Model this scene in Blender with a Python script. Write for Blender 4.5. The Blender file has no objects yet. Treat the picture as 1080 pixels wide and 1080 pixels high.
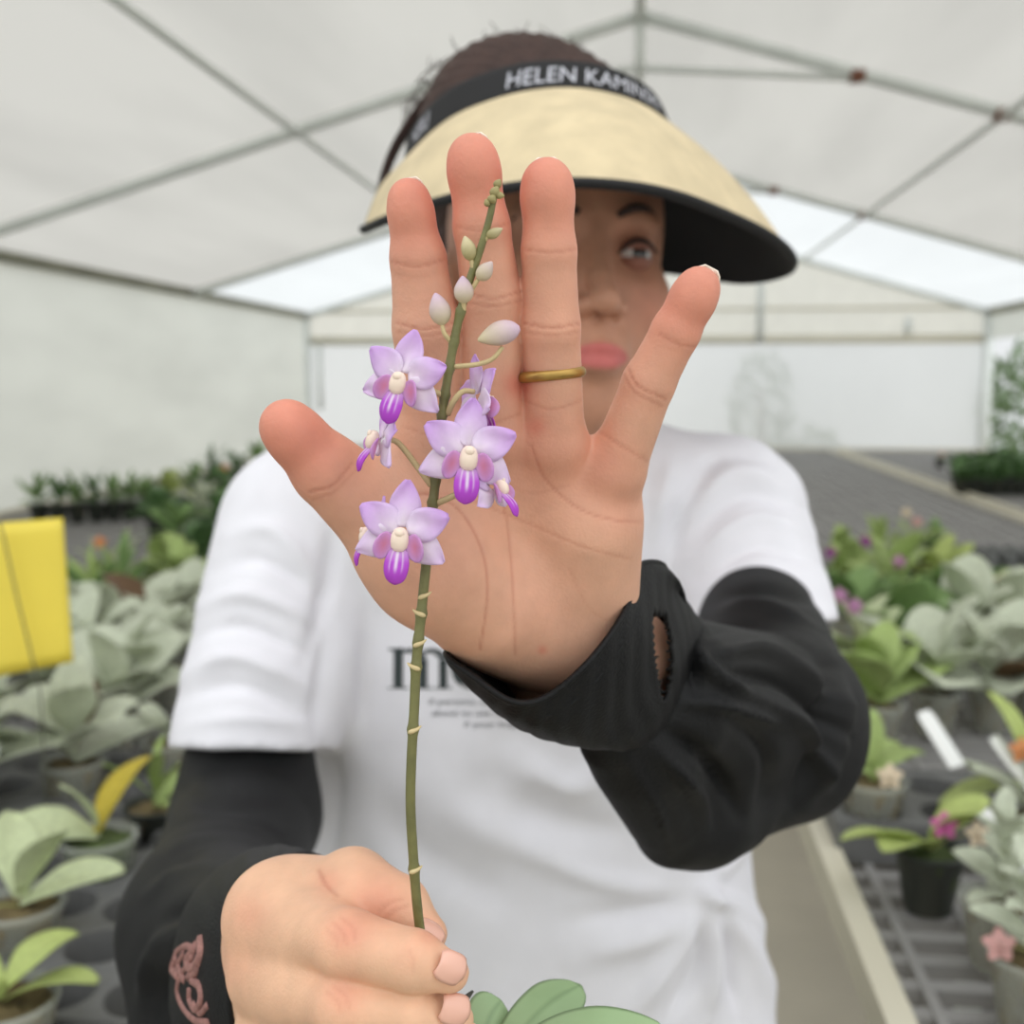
import bpy, math, random
import numpy as np
from mathutils import Vector, Matrix
from mathutils.bvhtree import BVHTree

random.seed(7); np.random.seed(7)
SC = bpy.context.scene
COL = SC.collection

# ---------------------------------------------------------------- camera
FPX = 1170.0
CAM = np.array([0.0, 0.0, 1.36])
YAW, PIT = math.radians(6.3), math.radians(6.8)
fwd_h = np.array([-math.sin(YAW), math.cos(YAW), 0.0])
RIGHT = np.array([math.cos(YAW), math.sin(YAW), 0.0])
FWD = fwd_h * math.cos(PIT) + np.array([0, 0, -math.sin(PIT)])
DOWN = np.cross(FWD, RIGHT)
R3 = np.stack([RIGHT, DOWN, FWD], 1)            # camera axes (right, down, forward) -> world
cd = bpy.data.cameras.new('camera'); cam = bpy.data.objects.new('camera', cd); COL.objects.link(cam)
cam.matrix_world = Matrix(((RIGHT[0], -DOWN[0], -FWD[0], CAM[0]), (RIGHT[1], -DOWN[1], -FWD[1], CAM[1]),
                           (RIGHT[2], -DOWN[2], -FWD[2], CAM[2]), (0, 0, 0, 1)))
cd.sensor_width = 36; cd.lens = 36 * FPX / 1080; cd.clip_start = 0.02; cd.clip_end = 200
cd.dof.use_dof = True; cd.dof.focus_distance = 0.315; cd.dof.aperture_fstop = 11.5
SC.camera = cam

# ---------------------------------------------------------------- sky and exposure
wd = bpy.data.worlds.new('overcast'); SC.world = wd; wd.use_nodes = True
nt = wd.node_tree; nt.nodes.clear()
wo = nt.nodes.new('ShaderNodeOutputWorld'); bg = nt.nodes.new('ShaderNodeBackground')
tc = nt.nodes.new('ShaderNodeTexCoord'); sp = nt.nodes.new('ShaderNodeSeparateXYZ')
mr = nt.nodes.new('ShaderNodeMapRange'); mr.inputs['From Min'].default_value = 0.35; mr.inputs['From Max'].default_value = -0.9
mr.inputs['To Min'].default_value = 1.0; mr.inputs['To Max'].default_value = 1.9    # overcast sky, brighter behind the camera
ml = nt.nodes.new('ShaderNodeMath'); ml.operation = 'MULTIPLY'
mz = nt.nodes.new('ShaderNodeMapRange'); mz.inputs['From Min'].default_value = 0.0; mz.inputs['From Max'].default_value = 1.0
mz.inputs['To Min'].default_value = 0.72; mz.inputs['To Max'].default_value = 1.08   # darker towards the horizon, as overcast skies are
nt.links.new(sp.outputs['Z'], mz.inputs['Value']); nt.links.new(mr.outputs[0], ml.inputs[0]); nt.links.new(mz.outputs[0], ml.inputs[1])
nt.links.new(tc.outputs['Generated'], sp.inputs[0]); nt.links.new(sp.outputs['Y'], mr.inputs['Value'])
bg.inputs['Color'].default_value = (0.96, 0.985, 1.0, 1)
nt.links.new(ml.outputs[0], bg.inputs['Strength']); nt.links.new(bg.outputs[0], wo.inputs[0])
SC.view_settings.view_transform = 'Standard'; SC.view_settings.look = 'None'
SC.view_settings.exposure = 0.28; SC.view_settings.gamma = 1.0; SC.view_settings.use_curve_mapping = False
try:
    SC.cycles.use_denoising = True
    SC.cycles.max_bounces = 8; SC.cycles.transparent_max_bounces = 12; SC.cycles.transmission_bounces = 4
    SC.cycles.caustics_reflective = False; SC.cycles.caustics_refractive = False
except Exception:
    pass

# ---------------------------------------------------------------- helpers
def PX(px, py, d):
    return np.array([(px - 540.0) * d / FPX, (py - 540.0) * d / FPX, d])
def W(c):
    return np.asarray(c, float) @ R3.T + CAM
def WP(px, py, d):
    return W(PX(px, py, d))
def C(w):
    return (np.asarray(w, float) - CAM) @ R3
def bench_pt(px, py, z):
    r = W(PX(px, py, 1.0)) - CAM
    t = (z - CAM[2]) / r[2]
    return CAM + r * t

def lin(r, g, b):
    f = lambda c: (c / 255 / 12.92) if c / 255 <= 0.04045 else ((c / 255 + 0.055) / 1.055) ** 2.4
    return (f(r), f(g), f(b), 1.0)

MATS = {}
def mat(name, rgb, rough=0.6, var=0.0, scale=20.0, sss=0.0, metal=0.0, bump=0.0, bscale=200.0, transl=0.0, attr=None, spec=0.5, alpha=1.0):
    if name in MATS: return MATS[name]
    m = bpy.data.materials.new(name); MATS[name] = m; m.use_nodes = True
    n = m.node_tree.nodes; l = m.node_tree.links
    p = n['Principled BSDF']; out = n['Material Output']
    p.inputs['Roughness'].default_value = rough; p.inputs['Metallic'].default_value = metal
    p.inputs['Specular IOR Level'].default_value = spec
    p.inputs['Base Color'].default_value = lin(*rgb)
    src = None
    if attr:
        a = n.new('ShaderNodeAttribute'); a.attribute_name = attr; src = a.outputs['Color']
    if var:
        tcn = n.new('ShaderNodeTexCoord'); nz = n.new('ShaderNodeTexNoise'); nz.inputs['Scale'].default_value = scale; nz.inputs['Detail'].default_value = 4
        l.new(tcn.outputs['Object'], nz.inputs['Vector'])
        mp = n.new('ShaderNodeMapRange'); mp.inputs['From Min'].default_value = 0.3; mp.inputs['From Max'].default_value = 0.7
        mp.inputs['To Min'].default_value = 1 - var; mp.inputs['To Max'].default_value = 1 + var
        l.new(nz.outputs['Fac'], mp.inputs['Value'])
        mx = n.new('ShaderNodeMix'); mx.data_type = 'RGBA'; mx.blend_type = 'MULTIPLY'; mx.inputs['Factor'].default_value = 1
        if src: l.new(src, mx.inputs['A'])
        else: mx.inputs['A'].default_value = lin(*rgb)
        l.new(mp.outputs[0], mx.inputs['B']); src = mx.outputs['Result']
    if src: l.new(src, p.inputs['Base Color'])
    if sss:
        p.inputs['Subsurface Weight'].default_value = sss; p.inputs['Subsurface Radius'].default_value = (1.0, 0.35, 0.2); p.inputs['Subsurface Scale'].default_value = 0.004
    if bump:
        tcn = n.new('ShaderNodeTexCoord'); nz = n.new('ShaderNodeTexNoise'); nz.inputs['Scale'].default_value = bscale; nz.inputs['Detail'].default_value = 3
        l.new(tcn.outputs['Object'], nz.inputs['Vector'])
        b = n.new('ShaderNodeBump'); b.inputs['Strength'].default_value = bump; b.inputs['Distance'].default_value = 0.002
        l.new(nz.outputs['Fac'], b.inputs['Height']); l.new(b.outputs[0], p.inputs['Normal'])
    sh = p.outputs[0]
    if transl:
        t = n.new('ShaderNodeBsdfTranslucent'); t.inputs['Color'].default_value = lin(*rgb)
        if src: l.new(src, t.inputs['Color'])
        x = n.new('ShaderNodeMixShader'); x.inputs[0].default_value = transl
        l.new(sh, x.inputs[1]); l.new(t.outputs[0], x.inputs[2]); sh = x.outputs[0]
    if alpha < 1:
        t = n.new('ShaderNodeBsdfTransparent'); x = n.new('ShaderNodeMixShader'); x.inputs[0].default_value = alpha
        l.new(t.outputs[0], x.inputs[1]); l.new(sh, x.inputs[2]); sh = x.outputs[0]
    l.new(sh, out.inputs[0])
    return m

BASE = {}
def tag(o, label=None, cat=None, group=None, kind=None):
    if label: o['label'] = label
    if cat: o['category'] = cat
    if group: o['group'] = group
    if kind: o['kind'] = kind
    return o
def thing(name, label, cat, loc, group=None, rz=0.0):
    o = bpy.data.objects.new(name, None); COL.objects.link(o); o.empty_display_size = 0.05
    o.location = loc; o.rotation_euler = (0, 0, rz)
    BASE[o.name] = np.array(loc, float)
    return tag(o, label, cat, group)
def base_of(o):
    while o is not None:
        if o.name in BASE: return BASE[o.name]
        o = o.parent
    return np.zeros(3)
def mesh_data(name, V, F, m=None, smooth=True, col=None):
    me = bpy.data.meshes.new(name)
    V = np.asarray(V, float); F = F.tolist() if hasattr(F, 'tolist') else F
    me.from_pydata(V.tolist(), [], F); me.update()
    for mm in (m if isinstance(m, (list, tuple)) else [m]):
        if mm: me.materials.append(mm)
    if smooth: me.polygons.foreach_set('use_smooth', [True] * len(me.polygons))
    if col is not None:
        a = me.color_attributes.new('Col', 'FLOAT_COLOR', 'POINT')
        c = np.ones((len(V), 4), np.float32); c[:, :3] = col
        a.data.foreach_set('color', c.ravel())
    return me
def obj(name, V, F, m, parent=None, smooth=True, col=None, local=False):
    """one mesh object; V in world coordinates unless local"""
    V = np.asarray(V, float)
    if parent is not None and not local: V = V - base_of(parent)
    o = bpy.data.objects.new(name, mesh_data(name, V, F, m, smooth, col)); COL.objects.link(o)
    if parent is not None: o.parent = parent
    return o
def struct(name, V, F, m, smooth=False):
    return tag(obj(name, V, F, m, None, smooth), kind='structure')

class MB:
    def __init__(s): s.v = []; s.f = []; s.n = 0
    def add(s, V, F):
        V = np.asarray(V, float); s.v.append(V)
        s.f += [[i + s.n for i in f] for f in (F.tolist() if hasattr(F, 'tolist') else F)]; s.n += len(V); return s
    def box(s, a, b):
        x0, y0, z0 = a; x1, y1, z1 = b
        return s.add([(x0,y0,z0),(x1,y0,z0),(x1,y1,z0),(x0,y1,z0),(x0,y0,z1),(x1,y0,z1),(x1,y1,z1),(x0,y1,z1)],
              [[0,3,2,1],[4,5,6,7],[0,1,5,4],[1,2,6,5],[2,3,7,6],[3,0,4,7]])
    def tube(s, P, r, n=10, cap=True, flat=1.0):
        V, F = tube(P, r, n, cap, flat); return s.add(V, F)
    @property
    def V(s): return np.concatenate(s.v)

def frames(P):
    P = np.asarray(P, float); T = np.gradient(P, axis=0); T /= np.linalg.norm(T, axis=1)[:, None] + 1e-12
    a = np.array([0, 0, 1.0]) if abs(T[0][2]) < 0.9 else np.array([1.0, 0, 0])
    N = []; n = np.cross(np.cross(T[0], a), T[0]); n /= np.linalg.norm(n)
    for t in T:
        n = n - t * np.dot(n, t); n /= np.linalg.norm(n) + 1e-12; N.append(n)
    N = np.array(N); return T, N, np.cross(T, N)
def tube(P, r, n=10, cap=True, flat=1.0):
    P = np.asarray(P, float); k = len(P); r = np.broadcast_to(np.asarray(r, float), (k,))
    T, N, B = frames(P); a = np.linspace(0, 2 * math.pi, n, endpoint=False)
    V = (P[:, None] + r[:, None, None] * (np.cos(a)[None, :, None] * N[:, None] + flat * np.sin(a)[None, :, None] * B[:, None])).reshape(-1, 3)
    F = [[i * n + j, i * n + (j + 1) % n, (i + 1) * n + (j + 1) % n, (i + 1) * n + j] for i in range(k - 1) for j in range(n)]
    if cap: F += [list(range(n))[::-1], list(range((k - 1) * n, k * n))]
    return V, F
def spline(P, n, closed=False):
    """Catmull-Rom through rows of P, n samples"""
    P = np.asarray(P, float); k = len(P)
    t = np.linspace(0, k if closed else k - 1, n, endpoint=not closed)
    i = np.floor(t).astype(int)
    if not closed: i = np.minimum(i, k - 2)
    u = (t - i)[:, None]
    if closed: g = lambda j: P[j % k]
    else:
        Q = np.vstack([2 * P[0] - P[1], P, 2 * P[-1] - P[-2]]); g = lambda j: Q[j + 1]
    a, b, c, d = g(i - 1), g(i), g(i + 1), g(i + 2)
    return 0.5 * (2 * b + (c - a) * u + (2 * a - 5 * b + 4 * c - d) * u**2 + (3 * b - a - 3 * c + d) * u**3)
def loft(rows, closed_v=False):
    """grid surface through rows [k][n][3]"""
    R = np.asarray(rows, float); k, n = R.shape[:2]
    F = [[i * n + j, i * n + (j + 1) % n, (i + 1) * n + (j + 1) % n, (i + 1) * n + j] for i in range(k - 1) for j in range(n if closed_v else n - 1)]
    return R.reshape(-1, 3), F
def lathe(prof, n=24):
    a = np.linspace(0, 2 * math.pi, n, endpoint=False)
    R = [[(r * math.cos(t), r * math.sin(t), z) for t in a] for r, z in prof]
    return loft(R, True)
def thick(V, F, t):
    """closed shell of thickness t around an open sheet"""
    V = np.asarray(V, float); F = [list(f) for f in F]
    N = np.zeros_like(V)
    for f in F:
        c = np.cross(V[f[1]] - V[f[0]], V[f[2]] - V[f[0]]); 
        if len(f) == 4: c = c + np.cross(V[f[2]] - V[f[0]], V[f[3]] - V[f[0]])
        for i in f: N[i] += c
    N /= np.linalg.norm(N, axis=1)[:, None] + 1e-12
    k = len(V); ed = {}
    for f in F:
        for a, b in zip(f, f[1:] + f[:1]): ed[(a, b)] = 1
    G = F + [[i + k for i in f[::-1]] for f in F]
    G += [[b, a, a + k, b + k] for (a, b) in ed if (b, a) not in ed]
    return np.vstack([V + N * t / 2, V - N * t / 2]), G

# ---- signed distance fields, all in camera axes (right, down, forward) metres
def smin(a, b, k):
    h = np.maximum(k - np.abs(a - b), 0) / k
    return np.minimum(a, b) - h * h * k * 0.25
def cone(p, a, b, ra, rb):
    a = np.asarray(a, np.float32); b = np.asarray(b, np.float32); ba = b - a
    t = np.clip(((p - a) @ ba) / (ba @ ba), 0, 1)
    return np.linalg.norm(p - a - t[:, None] * ba, axis=1) - (ra + (rb - ra) * t)
def ell(p, c, r, M=None):
    q = p - np.asarray(c, np.float32)
    if M is not None: q = q @ np.asarray(M, np.float32)
    r = np.asarray(r, np.float32)
    k0 = np.linalg.norm(q / r, axis=1); k1 = np.linalg.norm(q / (r * r), axis=1)
    return k0 * (k0 - 1) / (k1 + 1e-9)
def chain(p, pts, k=0.003):
    d = None
    for (a, ra), (b, rb) in zip(pts[:-1], pts[1:]):
        c = cone(p, a, b, ra, rb); d = c if d is None else smin(d, c, k)
    return d
def surface(f, lo, hi, h, margin=2.0):
    """surface nets of f on a grid; evaluates only blocks close to the surface"""
    lo = np.asarray(lo, float); B = 12
    nb = np.ceil((np.asarray(hi) - lo) / (h * B)).astype(int)
    nx, ny, nz = nb * B
    g = [np.arange(k) for k in nb]
    bi = np.stack(np.meshgrid(*g, indexing='ij'), -1).reshape(-1, 3)
    cen = (lo + (bi * B + (B - 1) / 2) * h).astype(np.float32)
    d = f(cen)
    Fd = np.empty((nx, ny, nz), np.float32)
    V5 = Fd.reshape(nb[0], B, nb[1], B, nb[2], B)
    V5[:] = d.reshape(nb)[:, None, :, None, :, None]
    act = bi[np.abs(d) < h * B * 0.87 * margin]
    o = np.stack(np.meshgrid(*[np.arange(B)] * 3, indexing='ij'), -1).reshape(-1, 3)
    for s in range(0, len(act), 200):
        a = act[s:s + 200]
        idx = (a[:, None] * B + o[None]).reshape(-1, 3)
        v = f((lo + idx * h).astype(np.float32))
        Fd[idx[:, 0], idx[:, 1], idx[:, 2]] = v
    S = Fd < 0
    cor = [(i, j, k) for i in (0, 1) for j in (0, 1) for k in (0, 1)]
    sl = lambda A, c: A[c[0]:nx - 1 + c[0], c[1]:ny - 1 + c[1], c[2]:nz - 1 + c[2]]
    cnt = np.zeros((nx - 1, ny - 1, nz - 1), np.int8)
    for c in cor: cnt += sl(S, c)
    A = np.argwhere((cnt > 0) & (cnt < 8))
    ids = -np.ones(cnt.shape, np.int64); ids[A[:, 0], A[:, 1], A[:, 2]] = np.arange(len(A))
    val = [Fd[A[:, 0] + c[0], A[:, 1] + c[1], A[:, 2] + c[2]] for c in cor]
    pos = np.zeros((len(A), 3)); n = np.zeros(len(A))
    for a in range(8):
        for b in range(a + 1, 8):
            if sum(abs(x - y) for x, y in zip(cor[a], cor[b])) != 1: continue
            m = (val[a] < 0) != (val[b] < 0)
            t = val[a][m] / (val[a][m] - val[b][m])
            ca, cb = np.array(cor[a]), np.array(cor[b])
            pos[m] += ca + t[:, None] * (cb - ca); n[m] += 1
    V = lo + (A + pos / n[:, None]) * h
    Q = []
    for ax in range(3):
        u, w = (ax + 1) % 3, (ax + 2) % 3
        s0 = [slice(1, None)] * 3; s1 = [slice(1, None)] * 3
        s0[ax] = slice(0, -1); s1[ax] = slice(1, None); s0[u] = s1[u] = slice(1, -1); s0[w] = s1[w] = slice(1, -1)
        a, b = S[tuple(s0)], S[tuple(s1)]
        E = np.argwhere(a != b); fl = a[E[:, 0], E[:, 1], E[:, 2]]
        E[:, u] += 1; E[:, w] += 1
        q = []
        for du, dw in ((-1, -1), (0, -1), (0, 0), (-1, 0)):
            e = E.copy(); e[:, u] += du; e[:, w] += dw
            q.append(ids[e[:, 0], e[:, 1], e[:, 2]])
        q = np.stack(q, 1); q[~fl] = q[~fl][:, ::-1]
        Q.append(q)
    Q = np.concatenate(Q); Q = Q[(Q >= 0).all(1)]
    return V, Q
def relax(V, Q, it=1, lam=0.5):
    for _ in range(it):
        s = np.zeros_like(V); c = np.zeros(len(V))
        for k in range(4):
            np.add.at(s, Q[:, k], V[Q[:, (k + 1) % 4]] + V[Q[:, (k - 1) % 4]]); np.add.at(c, Q[:, k], 2)
        V = V + lam * (s / np.maximum(c, 1)[:, None] - V)
    return V
def normals(V, Q):
    n = np.cross(V[Q[:, 2]] - V[Q[:, 0]], V[Q[:, 3]] - V[Q[:, 1]])
    N = np.zeros_like(V)
    for k in range(4): np.add.at(N, Q[:, k], n)
    return N / (np.linalg.norm(N, axis=1)[:, None] + 1e-12)
def project(V):
    return np.stack([540 + FPX * V[:, 0] / V[:, 2], 540 + FPX * V[:, 1] / V[:, 2]], 1)
def polydist(uv, poly):
    d = np.full(len(uv), 1e9)
    P = spline(np.array(poly, float), 8 * len(poly)) if len(poly) > 2 else np.array(poly, float)
    for a, b in zip(P[:-1], P[1:]):
        ba = b - a; t = np.clip(((uv - a) @ ba) / (ba @ ba + 1e-9), 0, 1)
        d = np.minimum(d, np.linalg.norm(uv - a - t[:, None] * ba, axis=1))
    return d
def sst(x, a, b):
    t = np.clip((x - a) / (b - a), 0, 1); return t * t * (3 - 2 * t)
# ---------------------------------------------------------------- greenhouse shell
EAVE, RIDGE, HALF, YF, YB = 2.03, 3.00, 3.35, 11.2, -2.2
def film(name, trans, clear, rgb=(238, 238, 234), stain=0.06, scale=0.8):
    m = bpy.data.materials.new(name); m.use_nodes = True; n = m.node_tree.nodes; l = m.node_tree.links; n.clear()
    out = n.new('ShaderNodeOutputMaterial'); t = n.new('ShaderNodeBsdfTranslucent'); d = n.new('ShaderNodeBsdfDiffuse'); c = n.new('ShaderNodeBsdfTransparent')
    tcn = n.new('ShaderNodeTexCoord'); mpn = n.new('ShaderNodeMapping'); mpn.inputs['Scale'].default_value = (3.0, 0.5, 2.0)
    nz = n.new('ShaderNodeTexNoise'); nz.inputs['Scale'].default_value = scale; nz.inputs['Detail'].default_value = 5
    r = n.new('ShaderNodeMapRange'); r.inputs['From Min'].default_value = 0.35; r.inputs['From Max'].default_value = 0.65
    r.inputs['To Min'].default_value = 1 - stain; r.inputs['To Max'].default_value = 1
    mx = n.new('ShaderNodeMix'); mx.data_type = 'RGBA'; mx.blend_type = 'MULTIPLY'; mx.inputs['Factor'].default_value = 1; mx.inputs['A'].default_value = lin(*rgb)
    l.new(tcn.outputs['Object'], mpn.inputs[0]); l.new(mpn.outputs[0], nz.inputs['Vector']); l.new(nz.outputs['Fac'], r.inputs['Value']); l.new(r.outputs[0], mx.inputs['B'])
    l.new(mx.outputs['Result'], t.inputs[0]); l.new(mx.outputs['Result'], d.inputs[0])
    a = n.new('ShaderNodeMixShader'); a.inputs[0].default_value = trans; l.new(d.outputs[0], a.inputs[1]); l.new(t.outputs[0], a.inputs[2])
    b = n.new('ShaderNodeMixShader'); b.inputs[0].default_value = clear; l.new(a.outputs[0], b.inputs[1]); l.new(c.outputs[0], b.inputs[2])
    l.new(b.outputs[0], out.inputs[0]); return m
M_ROOF = film('roof_film', 0.78, 0.04, (198, 195, 188), 0.12)
M_ROOF2 = film('clear_roof_film', 0.82, 0.04, (226, 228, 228), 0.05)
M_WALL = film('wall_film', 0.72, 0.0, (216, 218, 212), 0.10, 1.6)
M_GABLE = film('gable_film', 0.8, 0.2, (240, 242, 243), 0.03)
M_UPPER = film('gable_film_yellowed', 0.8, 0.12, (240, 238, 228), 0.06, 2.5)
M_FLOOR = mat('concrete', (212, 204, 186), 0.85, 0.08, 3.0, bump=0.15, bscale=60)
M_STEEL = mat('galvanised_steel', (222, 226, 222), 0.5, 0.06, 8)
M_RUST = mat('rusty_clamp', (128, 84, 66), 0.8, 0.2, 30)
M_EAVE = mat('mossy_eave', (140, 140, 122), 0.8, 0.2, 3)
M_MESH = mat('grey_plastic_mesh', (152, 150, 148), 0.55, 0.1, 6)
M_CREAM = mat('cream_aluminium', (212, 206, 186), 0.45, 0.05, 5)

struct('floor', [(-9, -3, 0), (9, -3, 0), (9, 16, 0), (-9, 16, 0)], [[0, 1, 2, 3]], M_FLOOR)
YM = 8.2
Y0 = 1.2
RV = [(-HALF, Y0, EAVE), (0, Y0, RIDGE), (HALF, Y0, EAVE), (-HALF, YM, EAVE), (0, YM, RIDGE), (HALF, YM, EAVE), (-HALF, YF, EAVE), (0, YF, RIDGE), (HALF, YF, EAVE)]
ce = struct('ceiling', RV, [[0, 1, 4, 3], [1, 2, 5, 4], [3, 4, 7, 6], [4, 5, 8, 7]], [M_ROOF, M_ROOF2]); ce.data.polygons[2].material_index = ce.data.polygons[3].material_index = 1
struct('wall_left', [(-HALF, YB, 0), (-HALF, YF, 0), (-HALF, YF, EAVE), (-HALF, YB, EAVE)], [[0, 1, 2, 3]], M_WALL)
struct('wall_front_shade', [(-HALF, YB, 0), (HALF, YB, 0), (HALF, YB, 2.5), (-HALF, YB, 2.5)], [[0, 1, 2, 3]], M_WALL)  # unseen wall added behind the camera to dim low light on the face
struct('wall_right', [(HALF, YB, 1.74), (HALF, YF, 1.74), (HALF, YF, EAVE), (HALF, YB, EAVE)], [[0, 1, 2, 3]], M_WALL)
struct('wall_back', [(-HALF, YF, 0.0), (HALF, YF, 0.0), (HALF, YF, 1.74), (-HALF, YF, 1.74)], [[0, 1, 2, 3]], M_GABLE)
struct('window_1', [(-HALF, YF, 1.74), (HALF, YF, 1.74), (HALF, YF, EAVE), (0, YF, RIDGE), (-HALF, YF, EAVE)], [[0, 1, 2, 3, 4]], M_UPPER)
def roofz(x): return RIDGE - (RIDGE - EAVE) * abs(x) / HALF
tn = [0]
def trim(fn, m=None, r=None):
    tn[0] += 1; mb = MB(); fn(mb)
    return struct('trim_%d' % tn[0], mb.V, mb.f, m or M_STEEL, True)
def bar(mb, a, b, r=0.025): mb.tube([np.array(a) + (np.array(b) - np.array(a)) * t for t in (0, .5, 1)], r, 8)
for y in (2.2, 5.2, 8.2, YF - 0.05):
    def rafters(mb):
        for s in (-1, 1): bar(mb, (s * HALF, y, EAVE - .03), (0, y, RIDGE - .03), 0.030)
        if y < 10:
            bar(mb, (-0.95, y, roofz(.95) - .05), (0, y, roofz(.95) + .02), 0.016); bar(mb, (0, y, roofz(.95) + .02), (0.95, y, roofz(.95) - .05), 0.016)
            bar(mb, (0, y, roofz(.95)), (0, y, RIDGE - .04), 0.022)
    trim(rafters)
    if y < 10:
        def clamps(mb):
            for x in (.95, 1.57):
                mb.box((x - .03, y - .035, roofz(x) - .065), (x + .03, y + .035, roofz(x) - .02))
        trim(clamps, M_RUST)
trim(lambda mb: bar(mb, (0, YB, RIDGE - .035), (0, YF, RIDGE - .035), 0.025))
for s in (-1, 1):
    trim(lambda mb: bar(mb, (s * 1.57, YB, roofz(1.57) - .05), (s * 1.57, YF, roofz(1.57) - .05), 0.017))
    trim(lambda mb: mb.box((s * HALF - .03, YB, EAVE - .05), (s * HALF + .03, YF, EAVE + .015)), M_EAVE)
    trim(lambda mb: mb.box((s * HALF - .04, YF - .08, 0), (s * HALF + .04, YF, EAVE)))
trim(lambda mb: mb.box((-HALF, YF - .05, 1.71), (HALF, YF - .01, 1.79)), M_CREAM)
trim(lambda mb: mb.box((-HALF, YF - .04, 2.03), (HALF, YF - .01, 2.06)), M_CREAM)
trim(lambda mb: mb.box((-HALF, YF - .04, 0.0), (HALF, YF - .01, 0.10)), M_CREAM)
for x in (1.2, -1.2, 2.6):
    trim(lambda mb: mb.box((x - .03, YF - .07, 1.71 if x != 2.6 else 1.8), (x + .03, YF - .02, roofz(x) if x != 2.6 else 1.95)))
trim(lambda mb: mb.box((-HALF + .12, YF - .06, 1.05), (-HALF + .16, YF - .02, 1.72)))
# right side wall: posts of the rolled-up opening
for y in (2.2, 5.2, 8.2):
    trim(lambda mb: mb.box((HALF - .03, y - .03, 0), (HALF + .03, y + .03, EAVE)))

# ---------------------------------------------------------------- benches
M_UNDERSHADE = mat('under_bench_shade', (44, 43, 40), 0.9, 0.2, 12)  # dark sheets on the floor that paint in the shade under the benches
for i, (xa, xb) in enumerate(((-3.2, -.44), (.62, 3.2))):
    struct('floor_%d' % (i + 1), [(xa, -1.5, .004), (xb, -1.5, .004), (xb, 10.9, .004), (xa, 10.9, .004)], [[0, 1, 2, 3]], M_UNDERSHADE)
def bench(x0, x1, y0, y1, z, label, group=None):
    t = thing('greenhouse_bench', label, 'bench', ((x0 + x1) / 2, (y0 + y1) / 2, 0), 'grey mesh growing benches')
    mb = MB()
    for y in np.arange(y0 + .03, y1 - .02, 0.055):
        mb.box((x0 + .02, y, z - .022), (x1 - .02, y + .021, z - .004))
    for x in np.arange(x0 + .06, x1 - .03, 0.085):
        mb.box((x, y0 + .02, z - .02), (x + .012, y1 - .02, z))
    obj('mesh_top', mb.V, mb.f, M_MESH, t, False)
    mb = MB(); w = .03
    for a, b in (((x0, y0, z - .03), (x0 + w, y1, z + .02)), ((x1 - w, y0, z - .03), (x1, y1, z + .02)), ((x0 + w, y0, z - .03), (x1 - w, y0 + w, z + .02)), ((x0 + w, y1 - w, z - .03), (x1 - w, y1, z + .02))):
        mb.box(a, b)
    obj('rim', mb.V, mb.f, M_CREAM, t, False)
    for y in np.arange(y0 + .3, y1, 2.2):
        for x in (x0 + .4, x1 - .3):
            mb = MB(); mb.box((x - .02, y - .02, 0), (x + .02, y + .02, z - .022)); obj('leg', mb.V, mb.f, M_STEEL, t, False)
    return t
BZ = 0.71
bench(-3.05, -0.46, -0.4, 10.6, BZ, 'long grey mesh bench with cream rim along the pale side wall, behind the yellow card')
bench(0.255, 1.80, -0.4, 10.6, BZ, 'long grey mesh bench with cream rim beside the beige path, in front of another')
bench(1.86, 3.2, 2.5, 10.6, BZ, 'grey mesh bench behind the cream rim line, carrying small dark potted plants')

# plants growing outside the opening and behind the gable film
M_BUSH = mat('outdoor_bush', (120, 142, 104), 0.7, 0.35, 6, transl=0.2)
def bush(name, x, y, w, h, n, label, seed):
    rng = np.random.default_rng(seed); t = thing(name, label, 'bush', (x, y, 0), 'bushes outside the greenhouse')
    c = rng.normal(0, 1, (n, 3)); c /= np.linalg.norm(c, axis=1)[:, None]; c *= rng.uniform(.45, 1, (n, 1)) ** .5
    c = c * (w / 2, w / 2, h / 2 * .85) + (0, 0, h * .55)
    mb = MB()
    for p in c:
        a = rng.normal(0, 1, 3); a /= np.linalg.norm(a); b = np.cross(a, rng.normal(0, 1, 3)); b /= np.linalg.norm(b); s = rng.uniform(.05, .1)
        mb.add([p - a * s, p + b * s * .4, p + a * s, p - b * s * .4], [[0, 1, 2, 3]])
    obj('foliage', mb.V, mb.f, M_BUSH, t, False, local=True)
    mb = MB(); mb.tube([(0, 0, 0), (.03, 0, h * .3), (0, .02, h * .7)], .04, 8); obj('trunk', mb.V, mb.f, M_RUST, t, local=True)
bush('shrub', 1.35, 12.3, 0.75, 1.75, 420, 'tall grey-green shrub outside, seen blurred through the white gable film', 1)
bush('shrub', 2.0, 12.6, 0.6, 0.9, 200, 'low grey-green shrub outside the gable film beside the tall one', 2)
bush('shrub', 4.25, 11.6, 1.7, 1.9, 1300, 'leafy green shrub outside the open side wall beyond the corner post', 3)
# ---------------------------------------------------------------- person
def mm(px, d): return px * d / FPX
HIP = WP(560, 1080, 0.92); FOOT = np.array([HIP[0], HIP[1] - 0.02, 0.0])
person = thing('person', 'person in straw visor, white printed T-shirt, black arm sleeves, raising a palm behind the orchid', 'person', FOOT)
SKIN = np.array(lin(218, 168, 141)[:3]); PINK = np.array(lin(208, 108, 90)[:3]); CREASE = np.array(lin(176, 100, 78)[:3]); BROWN = np.array(lin(190, 128, 100)[:3])
M_SKIN = mat('skin', (222, 168, 142), 0.52, 0.07, 90, sss=0.12, bump=0.12, bscale=900, attr='Col', spec=0.35)

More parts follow.
